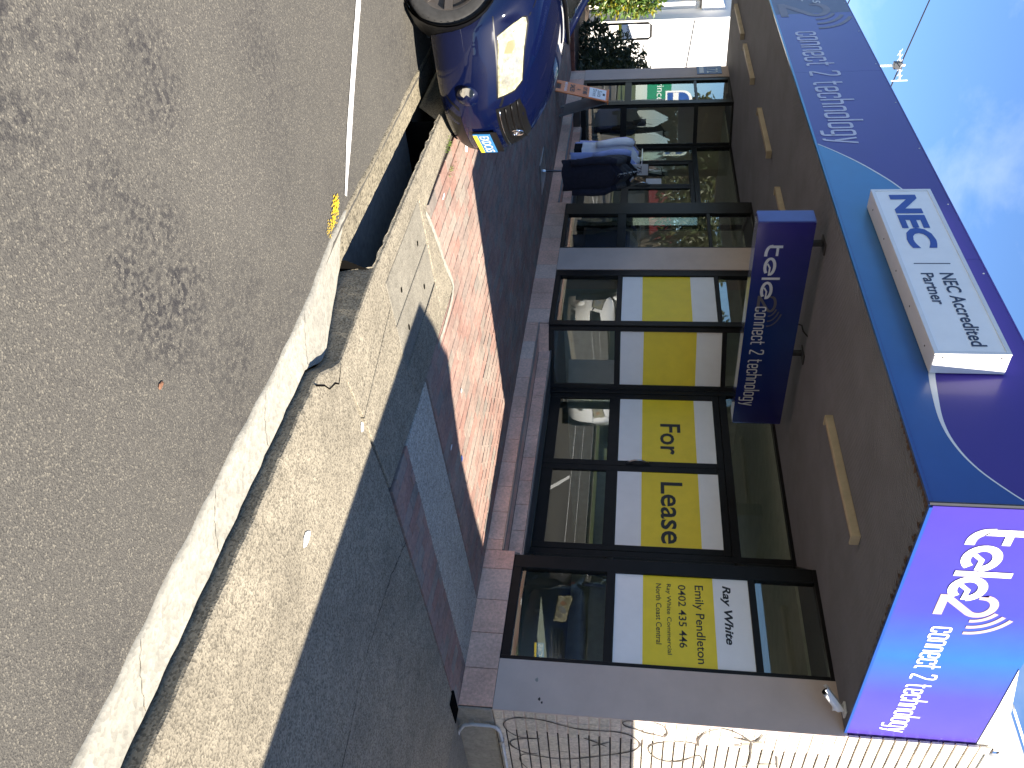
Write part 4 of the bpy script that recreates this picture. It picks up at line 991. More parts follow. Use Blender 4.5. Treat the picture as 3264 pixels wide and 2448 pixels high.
# ================================================================== CLOTHES RACK
rk = thing('clothes_rack', 'chrome clothes rack on a square steel base outside the left shop', 'clothes rack', (-8.45, -.72, 0))
MB().box(-8.72, -8.10, -1.00, -.50, -.028, -.010).build('base_plate', 'steel', rk, bevel=.003)
MB().tube([(-8.45, -.72, -.01), (-8.45, -.72, .8), (-8.45, -.72, 1.55)], .016, 12).build('pole', 'steel', rk, smooth=True)
MB().tube([(-8.45, -.72, -.01), (-8.45, -.72, .03)], [.03, .022], 12).build('collar', 'steel', rk)
armA = [(-8.45, -.72, 1.50), (-8.8, -.70, 1.505), (-9.25, -.67, 1.51)]
armB = [(-8.45, -.72, 1.46), (-8.35, -.76, 1.46), (-8.25, -.80, 1.40), (-7.92, -.93, 1.17), (-7.90, -.94, 1.20)]
MB().tube(armA, .010, 8).build('arm', 'steel', rk, smooth=True); MB().tube(armB, .010, 8).build('arm', 'steel', rk, smooth=True)
m = MB()
for i in range(8):
    t = i / 7; p = Vector((-8.25 + .33 * t, -.80 - .13 * t, 1.405 - .235 * t)); m.lathe([(0, .022), (.008, .018), (.009, .008), (.004, 0)], p, (0, 0, 1), 8)
m.build('arm_studs', 'steel', rk)
MB().tube([(-8.45, -.72, 1.55), (-8.45, -.72, 1.68), (-8.45, -.70, 1.70), (-8.45, -.70, 1.76)], .006, 6).build('card_stem', 'box_white', rk)
def garment(name, label, mat, loc, yaw, W=.46, D=.13, Lg=.85, seed=0, sleeves=True, group=None, collar=None, hook=True):
    rr = random.Random(seed)
    t = thing(name, label, 'garment', loc, yaw, group); n = 20; m = MB(); rings = []
    ph = rr.uniform(0, 6)
    for k in range(13):
        f = k / 12
        w = W / 2 * (0.30 + .70 * min(1, (f / .13) ** .6)) if f < .13 else W / 2 * (1.0 - .10 * math.sin(min(1, f / .6) * math.pi) * .6 + .04 * f)
        dd = D / 2 * (0.35 + .65 * min(1, f / .2)) * (1 + .15 * f)
        z = -f * Lg + (.0 if f > 0 else .02)
        ring = []
        for q in range(n):
            a = 2 * math.pi * q / n
            rip = 1 + (.10 * f) * math.sin(a * 5 + ph + f * 2) + .05 * f * math.sin(a * 9 + ph * 2)
            ring.append((dd * math.sin(a) * rip, w * math.cos(a) * rip + .02 * f * math.sin(ph), z + (.012 * math.sin(a * 4 + ph) if k == 12 else 0)))
        rings.append(ring)
    m.add([p for r in rings for p in r], [(i * n + q, i * n + (q + 1) % n, (i + 1) * n + (q + 1) % n, (i + 1) * n + q) for i in range(12) for q in range(n)] + [tuple(range(n))[::-1]])
    m.build('body', mat, t, smooth=True, bevel=-1, local=True)
    if sleeves:
        for s in (-1, 1):
            pts = [(0, s * W * .46, -.05), (.01, s * W * .53, -.15), (.03, s * W * .55, -.32), (.05, s * W * .52, -.48), (.07, s * W * .50, -.62)]
            MB().tube(pts, [.05, .062, .056, .050, .046], 12).build('sleeve', mat, t, smooth=True, local=True)
    MB().tube([(0, .05, .0), (.02, .045, .03), (.02, -.045, .03), (0, -.05, .0)], [.02, .024, .024, .02], 8).build('collar', collar or mat, t, smooth=True, local=True)
    if hook: MB().tube([(0, 0, .01), (0, 0, .06), (0, .015, .085), (0, .03, .07)], .003, 6).build('hanger_hook', 'steel', t, local=True)
    return t
GRP = 'garments hanging on the clothes rack'
for i, (mt, x, y, z, ln, w, yw, lb) in enumerate([
        ('cloth_tan', -9.22, -.62, 1.44, .50, .36, 0.1, 'tan jacket at the back end of the clothes rack'),
        ('cloth_lilac', -9.12, -.67, 1.40, .88, .48, 0.25, 'lilac shirt hanging behind the pale shirts on the rack'),
        ('cloth_blue', -9.00, -.66, 1.40, .94, .52, 0.05, 'light blue shirt hanging between lilac and white shirts'),
        ('cloth_black', -8.92, -.68, 1.40, .95, .50, 0.0, 'black garment hanging low between the shirts on the rack'),
        ('cloth_white', -8.78, -.72, 1.42, .84, .56, -.1, 'crumpled white shirt at the front of the shirts on the rack'),
        ('cloth_blue', -8.66, -.68, 1.38, .98, .44, 0.0, 'pale blue shirt hem below the white shirt beside the pole'),
        ('cloth_black', -8.30, -.78, 1.38, .85, .42, 0.1, 'black jacket hung highest on the sloping rack arm'),
        ('cloth_charcoal', -8.20, -.82, 1.32, .92, .42, 0.0, 'charcoal jacket second on the sloping rack arm'),
        ('cloth_charcoal', -8.10, -.85, 1.26, .85, .42, .12, 'dark grey jacket third on the sloping rack arm'),
        ('cloth_navy', -8.01, -.88, 1.18, .82, .44, 0.05, 'navy jacket fourth on the sloping rack arm'),
        ('cloth_navy', -7.90, -.92, 1.10, .76, .46, -.05, 'navy jacket lowest and nearest on the sloping rack arm')]):
    garment('jacket' if i > 5 or i in (0, 3) else 'shirt', lb, mt, (x, y, z), yw, w, .11, ln, i, True, GRP, hook=True)
pcard = thing('price_card', 'white price card on the clothes rack above the jackets', 'price card', (-8.40, -.74, 1.33))
MB().prism([(-8.36, -.86, 1.34), (-8.36, -.68, 1.34), (-8.36, -.68, 1.60), (-8.36, -.86, 1.60)], (-.006, 0, 0)).build('card', 'paper_white', pcard, bevel=.001)
lettering('price', 'lettering', 'ink_navy', (-8.36, -.83, 1.43), (0, 1, 0), (0, 0, 1), (1, 0, 0), .12, .07, pcard, .002)
MB().box(-8.368, -8.357, -.865, -.675, 1.60, 1.612).build('card_frame', 'car_black', pcard)
# dressed mannequins and a counter inside the left shop
for i, (x, y, yw, lb) in enumerate(((-13.25, .95, -.5, 'headless mannequin in a dark suit in the left shop window, nearer the street'), (-12.75, 1.6, -.7, 'headless mannequin in a dark suit in the left shop window, further inside'))):
    g = garment('mannequin', lb, 'cloth_charcoal', (x, y, 1.95), yw, .46, .24, .82, 40 + i, True, 'suited mannequins in the left shop', hook=False)
    g['category'] = 'mannequin'
    MB().tube([(.0, 0, .12), (0, 0, .02)], [.045, .055], 10).build('neck', 'room_wall', g, smooth=True, local=True)
    MB().prism([(.125, -.05, -.02), (.125, .05, -.02), (.14, .0, -.34)], (.008, 0, 0)).build('shirt_front', 'sign_white', g, local=True)
    for s in (-1, 1): MB().tube([(0, s * .10, -.75), (0, s * .10, -1.1), (0, s * .09, -1.55)], [.10, .08, .07], 12).build('trouser_leg', 'cloth_black', g, smooth=True, local=True)
    MB().lathe([(0, .02), (.16, .015), (.16, 0)], (0, 0, 1.95 * -1 + FL), (0, 0, 1), 16).build('stand', 'steel', g, local=True)
ct = thing('display_counter', 'dark display counter inside the left shop', 'counter', (-11.5, 3.2, FL))
MB().box(-13.2, -10.2, 3.0, 3.5, FL, 1.25).build('body', 'room_floor', ct); MB().box(-13.25, -10.15, 2.95, 3.55, 1.25, 1.30).build('top', 'plinth_concrete', ct)
for i, (x, z, lb) in enumerate(((-11.0, 1.62, 'paper notice taped inside the left shop door near its handle'), (-9.95, 1.66, 'paper notice taped inside the right leaf of the left shop door'))):
    tag(MB().box(x, x + .22, YD + .018, YD + .022, z - .02, z + .26).build('notice', 'paper_white', None), lb, 'notice', 'paper notices on the left shop doors')

# ================================================================== CARS
def lattice(nx, ny, nz, fn):
    """surface of a box lattice mapped by fn(i/nx, j/ny, k/nz)"""
    idx = {}; vs = []; fs = []
    def V_(i, j, k):
        if (i, j, k) not in idx: idx[(i, j, k)] = len(vs); vs.append(fn(i, j, k))
        return idx[(i, j, k)]
    for i in range(nx):
        for j in range(ny):
            fs.append((V_(i, j, 0), V_(i, j + 1, 0), V_(i + 1, j + 1, 0), V_(i + 1, j, 0))); fs.append((V_(i, j, nz), V_(i + 1, j, nz), V_(i + 1, j + 1, nz), V_(i, j + 1, nz)))
    for i in range(nx):
        for k in range(nz):
            fs.append((V_(i, 0, k), V_(i + 1, 0, k), V_(i + 1, 0, k + 1), V_(i, 0, k + 1))); fs.append((V_(i, ny, k), V_(i, ny, k + 1), V_(i + 1, ny, k + 1), V_(i + 1, ny, k)))
    for j in range(ny):
        for k in range(nz):
            fs.append((V_(0, j, k), V_(0, j, k + 1), V_(0, j + 1, k + 1), V_(0, j + 1, k))); fs.append((V_(nx, j, k), V_(nx, j + 1, k), V_(nx, j + 1, k + 1), V_(nx, j, k + 1)))
    return vs, fs
def interp(tab, x):
    tab = sorted(tab)
    if x <= tab[0][0]: return tab[0][1]
    for (a, b), (c, d) in zip(tab, tab[1:]):
        if x <= c: t = (x - a) / (c - a); return b + (d - b) * t
    return tab[-1][1]
XS = [0.0, -0.10, -0.24, -0.42, -0.62, -0.85, -1.10, -1.45, -1.9, -2.4, -2.9, -3.3, -3.6, -3.9, -4.08]
WID = [(-4.08, .82), (-3.6, .90), (-2.5, .915), (-1.2, .915), (-.6, .905), (-.24, .885), (0, .86)]
TOP = [(-4.08, 1.06), (-3.6, 1.13), (-2.4, 1.10), (-1.10, 1.03), (-.62, .955), (-.42, .92), (-.24, .875), (-.10, .825), (0, .78)]
BOT = [(-4.08, .34), (-3.6, .27), (-.9, .17), (-.24, .16), (0, .19)]
WF = [(0, .90), (.12, .965), (.35, 1.0), (.62, 1.0), (.82, .975), (.94, .93), (1.0, .86)]
def body_fn(i, j, k):
    x = XS[i]; w = interp(WID, x); zt_ = interp(TOP, x); zb_ = interp(BOT, x)
    NZ_, NY_ = 8, 10
    t = k / NZ_; s = -1 + 2 * j / NY_
    z = zb_ + (zt_ - zb_) * t; hw = w * interp(WF, t); y = s * hw
    if k == NZ_: z += .05 * (1 - s * s) * min(1, .35 + abs(x))
    near = max(0.0, 1 + x / 1.15); rear = max(0.0, 1 - (x + 4.08) / .8)
    xs_ = x - near ** 1.5 * (.50 * abs(s) ** 2.7 + interp([(0.18, .10), (.28, .02), (.42, 0), (.55, .01), (.62, .05), (.75, .10), (.9, .19)], z) * (near ** 1.2))
    xs_ += rear ** 1.5 * (.20 * abs(s) ** 2.5 + interp([(.3, .06), (.5, 0), (.8, .02), (1.1, .12)], z))
    return (xs_, y, z)
def make_car():
    vs, fs = lattice(len(XS) - 1, 10, 8, body_fn)
    me = bpy.data.meshes.new('b'); me.from_pydata(vs, [], fs); me.update()
    bm = bmesh.new(); bm.from_mesh(me); bmesh.ops.recalc_face_normals(bm, faces=bm.faces); bm.to_mesh(me); bm.free()
    o = bpy.data.objects.new('b', me); COL.objects.link(o)
    o.modifiers.new('s', 'SUBSURF').levels = 2; o.modifiers['s'].render_levels = 2
    cut = MB()
    for ax_ in (-0.90, -3.42):
        for s in (-1, 1): cut.tube([(ax_, s * .66, .335), (ax_, s * 1.1, .335)], .375, 32)
    cm = cut.mesh('c'); bm = bmesh.new(); bm.from_mesh(cm); bmesh.ops.recalc_face_normals(bm, faces=bm.faces); bm.to_mesh(cm); bm.free()
    co = bpy.data.objects.new('c', cm); COL.objects.link(co)
    md = o.modifiers.new('d', 'BOOLEAN'); md.object = co; md.operation = 'DIFFERENCE'; md.solver = 'EXACT'
    bpy.context.view_layer.update()
    ev = bpy.data.meshes.new_from_object(o.evaluated_get(bpy.context.evaluated_depsgraph_get()))
    bpy.data.objects.remove(o); bpy.data.objects.remove(co)
    ev.polygons.foreach_set('use_smooth', [True] * len(ev.polygons))
    bm = bmesh.new(); bm.from_mesh(ev); bvh = BVHTree.FromBMesh(bm); bm.free()
    return ev, bvh
car_mesh, car_bvh = make_car()
def edge_split_smooth(me, ang=40):
    try: me.set_sharp_from_angle(angle=RAD(ang))
    except Exception: pass
edge_split_smooth(car_mesh, 35)
def decal(poly, o, u, v, name, mat, parent, off=.004, th=.0, sub=3, mirror=False, dome=0.0):
    """polygon in the plane (o,u,v) pressed onto the car body along the plane normal"""
    o = Vector(o); u = Vector(u).normalized(); v = Vector(v).normalized(); n = u.cross(v).normalized()
    bm = bmesh.new(); vs = [bm.verts.new(o + u * a + v * b) for a, b in poly]; bm.faces.new(vs)
    bmesh.ops.triangulate(bm, faces=bm.faces[:])
    for _ in range(sub): bmesh.ops.subdivide_edges(bm, edges=bm.edges[:], cuts=1, use_grid_fill=True)
    bmesh.ops.triangulate(bm, faces=bm.faces[:])
    for w in bm.verts:
        h = car_bvh.ray_cast(w.co + n * .8, -n)
        rr_ = min(1.0, (w.co - o).length / max(1e-6, max(math.hypot(a, b) for a, b in poly)))
        if h[0] is not None: w.co = h[0] + n * (off + dome * (1 - rr_ ** 2))
    if mirror:
        for w in bm.verts: w.co.y = -w.co.y
    bmesh.ops.recalc_face_normals(bm, faces=bm.faces)
    me = bpy.data.meshes.new(name); bm.to_mesh(me); bm.free()
    nn = Vector((n.x, -n.y if mirror else n.y, n.z))
    if sum((p.normal.dot(nn) for p in me.polygons)) < 0: me.flip_normals()
    me.polygons.foreach_set('use_smooth', [True] * len(me.polygons))
    return link(name, me, mat, parent, True)
def strip(pts, w): # thin polygon along a 2D polyline
    P = [Vector(p) for p in pts]; l, r = [], []
    for i, p in enumerate(P):
        d = (P[min(i + 1, len(P) - 1)] - P[max(i - 1, 0)]).normalized(); nn = Vector((-d.y, d.x)) * w / 2; l.append(p + nn); r.append(p - nn)
    return l + r[::-1]
def car(label, paint, loc, heading, plate=True, group='cars angle parked at the kerb'):
    t = thing('parked_car', label, 'car', loc, heading, group)
    link('body', car_mesh if paint == 'paint_blue' else car_mesh.copy(), paint, t, True)
    if paint != 'paint_blue': t.children[0].data.materials.clear(); t.children[0].data.materials.append(MATS[paint])
    # greenhouse
    def gh(i, j, k):
        f = i / 8; s = -1 + 2 * j / 6; h = k / 4
        x = (-1.02 - .95 * h ** .9) * (1 - f) + (-3.98 + .42 * h) * f
        hw = .85 - .20 * h; z = 1.02 + .53 * h + (.035 * (1 - s * s) + .03 * math.sin(f * math.pi)) * (1 if k == 4 else 0)
        x -= (.22 * abs(s) ** 2.2 * (1 - f) - .08 * abs(s) ** 2 * f) * (1 - .3 * h)
        return (x, s * hw, z)
    v_, f_ = lattice(8, 6, 4, gh); mb = MB(); mb.add(v_, f_); g = mb.build('windows', 'car_glass', t, smooth=True, local=True)
    mb = MB(); v2, f2 = lattice(8, 6, 4, lambda i, j, k: (lambda p: (p[0], p[1] * 1.015, p[2] + .012))(gh(i, j, 4)) if k == 4 else (lambda p: (p[0], p[1] * 1.02, p[2] - .03 + .01 * k))(gh(i, j, 4)))
    mb.add(v2, f2); mb.build('roof', paint, t, smooth=True, local=True)
    for s in (-1, 1):
        for f0, r0 in ((0, .035), (.46, .03), (.8, .05)):
            P = [Vector(gh(f0 * 8, 3 + 3 * s, k)) for k in range(5)]
            MB().tube([Vector((p.x, p.y * 1.005, p.z)) for p in P], r0, 6).build('pillar', paint, t, smooth=True, local=True)
        # mirrors
        MB().lathe([(0, .0), (.05, .01), (.075, .05), (.07, .10), (.0, .12)], (-1.80, s * .98, 1.10), (1, 0, 0), 14).build('mirror', paint, t, smooth=True, local=True)
        # wheels
        for ax_ in (-.90, -3.42):
            cy_ = s * .80
            tp = [(.235, -.09), (.30, -.10), (.326, -.088), (.335, -.06), (.335, .06), (.326, .088), (.30, .10), (.235, .09)]
            w = MB().lathe(tp, (ax_, cy_, .335), (0, 1, 0), 48).build('wheel', 'rubber', t, smooth=True, local=True); w.data.name = 'tyre'
            tr = MB()
            for q in range(40):
                a = q * 2 * math.pi / 40
                c = Vector((ax_ + .336 * math.cos(a), cy_ + s * .045, .335 + .336 * math.sin(a)))
                e1 = Vector((-math.sin(a), 0, math.cos(a))) * .006; e2 = Vector((math.cos(a) * -.02, s * .05, math.sin(a) * -.02)); e0 = Vector((math.cos(a), 0, math.sin(a))) * .0015
                tr.add([c - e1 + e0, c + e1 + e0, c + e1 + e2 + e0, c - e1 + e2 + e0], [(0, 1, 2, 3)])
            tr.build('tread_groove', 'car_black', w, local=True)
            so_ = s * .085
            MB().lathe([(.238, -.09 * s), (.245, so_), (.225, so_ + s * .004), (.19, so_ - s * .03), (.10, so_ - s * .015), (.05, so_ - s * .005), (.0, so_)], (ax_, cy_, .335), (0, 1, 0), 32).build('rim', 'rim_grey', w, smooth=True, local=True)
            sp = MB()
            for q in range(7):
                a = q * 2 * math.pi / 7; d1 = Vector((math.cos(a), 0, math.sin(a))); d2 = Vector((-math.sin(a), 0, math.cos(a)))
                c0 = Vector((ax_, cy_ + so_ - s * .004, .335))
                sp.prism([c0 + d1 * .05 - d2 * .022, c0 + d1 * .05 + d2 * .022, c0 + d1 * .225 + d2 * .03, c0 + d1 * .225 - d2 * .03], (0, s * .014, 0))
            sp.build('spokes', 'rim_grey', w, local=True)
            MB().lathe([(.372, -.14), (.372, .10), (.355, .10), (.355, -.14)], (ax_, s * .775, .335), (0, 1, 0), 32).build('wheel_well', 'car_black', t, smooth=True, local=True)
        mir = s > 0
        # headlamp unit, seen from the side and front
        hu = Vector((.62, .78, 0)).normalized(); ho = Vector((-.36, -.78, .77))
        hl = [(-.10, -.085), (.10, -.10), (.345, -.118), (.325, .0), (.275, .058), (.05, .085), (-.12, .118), (-.165, .112), (-.175, .09)]
        decal([(a * 1.04 + .002, b * 1.10) for a, b in hl], ho, hu, (0, 0, 1), 'headlight_surround', 'car_black', t, .0015, mirror=mir)
        hd = decal(hl, ho, hu, (0, 0, 1), 'headlight', 'lens_haze', t, .006, mirror=mir)
        am = decal([(-.04, -.02), (.03, -.05), (.05, .0), (-.03, .05)], ho, hu, (0, 0, 1), 'indicator', 'lens_amber', hd, .008, mirror=mir)
        for (a, b, r0) in ((.13, -.01, .058), (.235, -.04, .045)):
            decal([(a + r0 * math.cos(q * .5236), b + r0 * math.sin(q * .5236)) for q in range(12)], ho, hu, (0, 0, 1), 'lamp_bowl', 'lens_bowl', hd, .0075, sub=1, mirror=mir)
        # fog lamp
        fo = Vector((-.10, -.60, .43)); fu = Vector((.55, .83, 0)).normalized()
        fg = decal([(.085 * math.cos(q * .3927), .085 * math.sin(q * .3927)) for q in range(16)], fo, fu, (0, 0, 1), 'fog_light', paint, t, .012, sub=2, mirror=mir, dome=.04)
        decal([(-.05 + .042 * math.cos(q * .5236), .005 + .055 * math.sin(q * .5236)) for q in range(12)], fo, fu, (0, 0, 1), 'fog_lens', 'chrome', fg, .045, sub=1, mirror=mir)
        # panel gaps
        decal(strip([(-.62, .66), (-.40, .665), (-.24, .66)], .008), (0, -1, 0), (1, 0, 0), (0, 0, 1), 'bumper_gap', 'car_black', t, .002, mirror=mir)
        decal(strip([(-.14, -.40), (-.3, -.60), (-.55, -.72), (-1.12, -.78)], .009), (0, 0, 1.5), (1, 0, 0), (0, 1, 0), 'bonnet_gap', 'car_black', t, .002, mirror=mir)
        decal(strip([(-1.30, .32), (-1.28, .7), (-1.22, 1.0)], .008), (0, -1, 0), (1, 0, 0), (0, 0, 1), 'door_gap', 'car_black', t, .002, mirror=mir)
    F_ = Vector((.3, 0, 0))
    decal([(-.52, .25), (.52, .25), (.46, .345), (-.46, .345)], F_, (0, 1, 0), (0, 0, 1), 'lower_intake', 'car_black', t, .003)
    gr_ = decal([(-.40, .62), (.40, .62), (.36, .80), (.20, .825), (-.20, .825), (-.36, .80)], F_, (0, 1, 0), (0, 0, 1), 'grille', 'car_black', t, .003)
    for k in range(4):
        z = .645 + k * .045
        pts = []
        for q in range(13):
            y = -.37 + .74 * q / 12; h = car_bvh.ray_cast(Vector((.6, y, z)), Vector((-1, 0, 0)))
            pts.append((h[0].x + .008 if h[0] else 0, y, z))
        MB().tube(pts, .009 if k else .006, 6).build('grille_bar', 'car_black' if k else 'chrome', gr_, smooth=True, local=True)
    h = car_bvh.ray_cast(Vector((.6, 0, .735)), Vector((-1, 0, 0)))[0]
    em = MB().lathe([(.052, 0), (.058, .008), (.052, .014), (.046, .008), (.052, 0)], (h.x + .012, 0, .735), (1, 0, -.0), 24)
    em.lathe([(.020, .004), (.024, .010), (.020, .014), (.016, .010), (.020, .004)], (h.x + .012, 0, .742), (1, 0, 0), 20); em.tube([(h.x + .02, -.048, .748), (h.x + .024, 0, .757), (h.x + .02, .048, .748)], .006, 6)
    em.tube([(h.x + .02, 0, .70), (h.x + .022, 0, .74)], .006, 6)
    em.build('emblem', 'chrome', gr_, smooth=True, local=True)
    if plate:
        h = car_bvh.ray_cast(Vector((.6, 0, .46)), Vector((-1, 0, 0)))[0]; px = h.x + .018
        pl_ = MB().box(px - .012, px, -.205, .205, .405, .545).build('number_plate', 'plate_blue', t, bevel=.003, local=True)
        MB().box(px, px + .0012, -.2, .2, .408, .440).build('plate_band', 'plate_yellow', pl_, local=True)
        lettering('plate', 'plate_lettering', 'paper_white', (px, -.185, .455), (0, 1, 0), (0, 0, 1), (1, 0, 0), .37, .075, pl_, .002, True)
        MB().box(px - .02, px - .0125, -.22, .22, .40, .60).build('plate_bracket', 'car_black', pl_, local=True)
    # wipers scuttle
    MB().tube([(-1.08, -.55, 1.085), (-1.12, 0, 1.105), (-1.08, .55, 1.085)], .018, 6).build('scuttle', 'car_black', t, smooth=True, local=True)
    return t
CZ = -0.27
car('dark blue hatchback parked nose over the kerb beside the storm drain', 'paint_blue', (-2.86, -3.88, CZ), RAD(45))
wc = car('white hatchback parked further along the street, seen mirrored in the shop glass', 'paint_white', (-11.35, -4.55, CZ), RAD(45), plate=False)
wc.scale = (1.12, 1.12, 1.18)

# ================================================================== NEIGHBOURS, PLANTS, SKYLINE
wh = thing('white_house', 'white rendered house beyond the far pillar with grey shaded front', 'house', (-23, 4, 0))
MB().box(-30, -20.0, 0.9, 12, -.3, 6.2).build('wall', 'wall_white_far', wh)
m = MB(); m.tube([(-19.985, 0.95, 2.85), (-19.985, 4.2, 2.45)], .01, 6); m.build('cable', 'wire_black', wh)
for z in (2.62, 2.80, 2.98): MB().tube([(-25, .55, z), (-20.55, .55, z)], .035, 8).build('rail', 'box_white', wh, smooth=True)
m = MB(); m.box(-20.95, -20.78, .72, .899, -.1, 3.0); m.build('downpipe', 'white_paint', wh)
m = MB(); m.prism([(-20.6, .25, 3.05), (-20.6, .25, 3.25), (-20.6, .9, 3.7), (-20.6, .9, 3.05)], (-3.5, 0, 0)); m.build('porch_roof', 'white_paint', wh)
bed = struct(up(grid_sheet([-24, -17, -14.45], [-1.25, 0.4, 9], lambda x, y: 0.02 + .03 * min(0, y)).build('garden_bed', 'soil', bevel=-1)))
for k in range(5):
    y = -1.12 + k * .235
    MB().box(-14.43, -14.31, y, y + .225, -.06, .075).build('edging_brick', 'edge_brick', bed, bevel=.006)
for k in range(12):
    x = -14.55 - k * .235
    MB().box(x - .225, x, -1.36, -1.25, -.08, .055).build('edging_brick', 'edge_brick', bed, bevel=.006)
def leafy(m, n, centre, rad, size, rng, droop=.3, shell=.55, flat=1.0):
    c = Vector(centre)
    for _ in range(n):
        while True:
            p = Vector((rng.uniform(-1, 1), rng.uniform(-1, 1), rng.uniform(-1, 1)))
            if p.length < 1 and p.length > shell * rng.random(): break
        q = c + Vector((p.x * rad[0], p.y * rad[1], p.z * rad[2]))
        d = (p.normalized() * .7 + Vector((rng.uniform(-1, 1), rng.uniform(-1, 1), rng.uniform(-.8, .8) - droop))).normalized()
        s = d.cross(Vector((rng.uniform(-1, 1), rng.uniform(-1, 1), rng.uniform(-1, 1)))).normalized(); L_ = size * rng.uniform(.6, 1.3)
        nn = d.cross(s) * L_ * .12
        m.add([q, q + d * L_ * .5 + s * L_ * .22 + nn, q + d * L_, q + d * L_ * .5 - s * L_ * .22 + nn, q + d * L_ * .5 - nn * .3], [(0, 1, 4), (1, 2, 4), (2, 3, 4), (3, 0, 4)])
def shrub(name, label, loc, clumps, mat, n, size, seed, stems=5, group=None):
    rng = random.Random(seed); t = thing(name, label, 'shrub', loc, 0, group); m = MB(); sm_ = MB(); L0 = Vector(loc)
    for (dx, dy, dz, r, k) in clumps:
        leafy(m, int(n * k), L0 + Vector((dx, dy, dz)), (r, r, r * .9), size, rng)
        sm_.tube([L0 + Vector((dx * .1, dy * .1, 0)), L0 + Vector((dx * .6, dy * .5, dz * .5)), L0 + Vector((dx, dy, dz))], [.025, .016, .006], 6)
    m.build('foliage', mat, t, bevel=-1); sm_.build('stem', 'bark', t)
    return t
GP = 'shrubs in the garden bed by the white house'
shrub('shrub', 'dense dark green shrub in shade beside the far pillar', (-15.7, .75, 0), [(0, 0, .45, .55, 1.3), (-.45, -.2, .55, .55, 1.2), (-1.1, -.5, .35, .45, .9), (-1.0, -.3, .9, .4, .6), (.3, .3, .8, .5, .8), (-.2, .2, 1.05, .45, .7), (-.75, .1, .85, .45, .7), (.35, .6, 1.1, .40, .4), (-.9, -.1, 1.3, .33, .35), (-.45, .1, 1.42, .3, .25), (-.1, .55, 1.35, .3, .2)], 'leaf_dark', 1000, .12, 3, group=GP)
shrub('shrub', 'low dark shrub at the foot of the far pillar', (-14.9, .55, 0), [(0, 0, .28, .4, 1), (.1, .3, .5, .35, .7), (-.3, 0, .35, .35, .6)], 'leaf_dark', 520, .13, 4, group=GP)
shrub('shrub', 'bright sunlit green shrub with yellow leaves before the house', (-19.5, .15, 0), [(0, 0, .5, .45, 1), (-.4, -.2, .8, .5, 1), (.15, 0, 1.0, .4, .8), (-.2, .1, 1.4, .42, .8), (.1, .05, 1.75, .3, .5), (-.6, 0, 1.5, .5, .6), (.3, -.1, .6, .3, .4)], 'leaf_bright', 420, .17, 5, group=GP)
fs_ = thing('framed_sign', 'black post frame holding a small white and yellow sign board among the shrubs', 'sign', (-17.55, .35, 0))
pA, pB = Vector((-17.62, .18, 0)), Vector((-17.48, .50, 0))
MB().tube([pA, pA + Vector((0, 0, 1.62)), pA + (pB - pA) * .12 + Vector((0, 0, 1.68)), pB - (pB - pA) * .12 + Vector((0, 0, 1.68)), pB + Vector((0, 0, 1.62)), pB], .028, 8).build('frame', 'frame_black', fs_)
d = (pB - pA); nrm = Vector((d.y, -d.x, 0)).normalized()
MB().prism([pA + Vector((0, 0, .95)), pB + Vector((0, 0, .95)), pB + Vector((0, 0, 1.34)), pA + Vector((0, 0, 1.34))], nrm * .02).build('board', 'sign_white', fs_)
MB().prism([pA + nrm * .021 + Vector((0, 0, .90)), pB + nrm * .021 + Vector((0, 0, .90)), pB + nrm * .021 + Vector((0, 0, .98)), pA + nrm * .021 + Vector((0, 0, .98))], nrm * .003).build('yellow_band', 'sign_yellow', fs_)
lettering('low', 'lettering', 'ink_dark', pA + d * .15 + nrm * .021 + Vector((0, 0, 1.10)), d.normalized(), (0, 0, 1), nrm, .20, .09, fs_, .002)

an = thing('tv_antenna', 'pale television antenna on a mast above the fascia', 'antenna', (-19.2, 2.0, 6.2))
MB().tube([(-19.2, 2.0, 5.5), (-19.2, 2.0, 8.18)], .03, 8).build('mast', 'box_white', an)
m = MB(); m.tube([(-19.45, 1.72, 8.05), (-18.95, 2.28, 8.05)], .018, 6)
for k in range(6):
    c = Vector((-19.42, 1.75, 8.05)).lerp(Vector((-18.98, 2.25, 8.05)), k / 5); m.tube([c + Vector((.16, -.14, 0)), c + Vector((-.16, .14, 0))], .010, 5)
m.build('elements', 'box_white', an)
MB().box(-19.28, -19.12, 1.92, 2.08, 7.9, 8.1).build('clamp', 'dark_steel', an)
MB().tube([(-18.95, 2.3, 7.85), (-18.95, 2.3, 8.25)], .016, 6).build('reflector', 'box_white', an)
for lb_, p0, p1 in (('upper overhead wire crossing the sky past the antenna', Vector((-26.1, 2.65, 10.5)), Vector((-24.1, 4.64, 9.3))), ('lower overhead wire at the left edge of the sky', Vector((-25.7, 2.56, 7.92)), Vector((-23.9, 4.36, 6.84)))):
    dd = p1 - p0; tag(MB().tube([p0 - dd * 4 + dd * (q * .7) + Vector((0, 0, .02 * (q - 4) ** 2 * .2)) for q in range(9)], .022, 6).build('overhead_wire', 'wire_black', None), lb_, 'wire', 'overhead wires')

# neighbouring building just outside the picture on the right: its parapet throws the shade on the driveway
nbg = thing('neighbour_building', 'neighbouring building across the driveway, out of frame on the right', 'building', (6, 3, 0))
prof = [(-2.97, -.3), (-2.97, 3.70), (-2.86, 3.76), (-2.60, 3.90), (-2.34, 3.99), (-2.1, 4.11), (-1.9, 4.08), (-1.76, 4.03), (-1.1, 3.94), (-.42, 3.99), (.35, 4.10), (2.0, 4.12), (9, 4.12), (9, -.3)]
m = MB(); m.prism([(2.75, a, b) for a, b in prof], (7, 0, 0)); m.build('wall', 'white_paint', nbg)

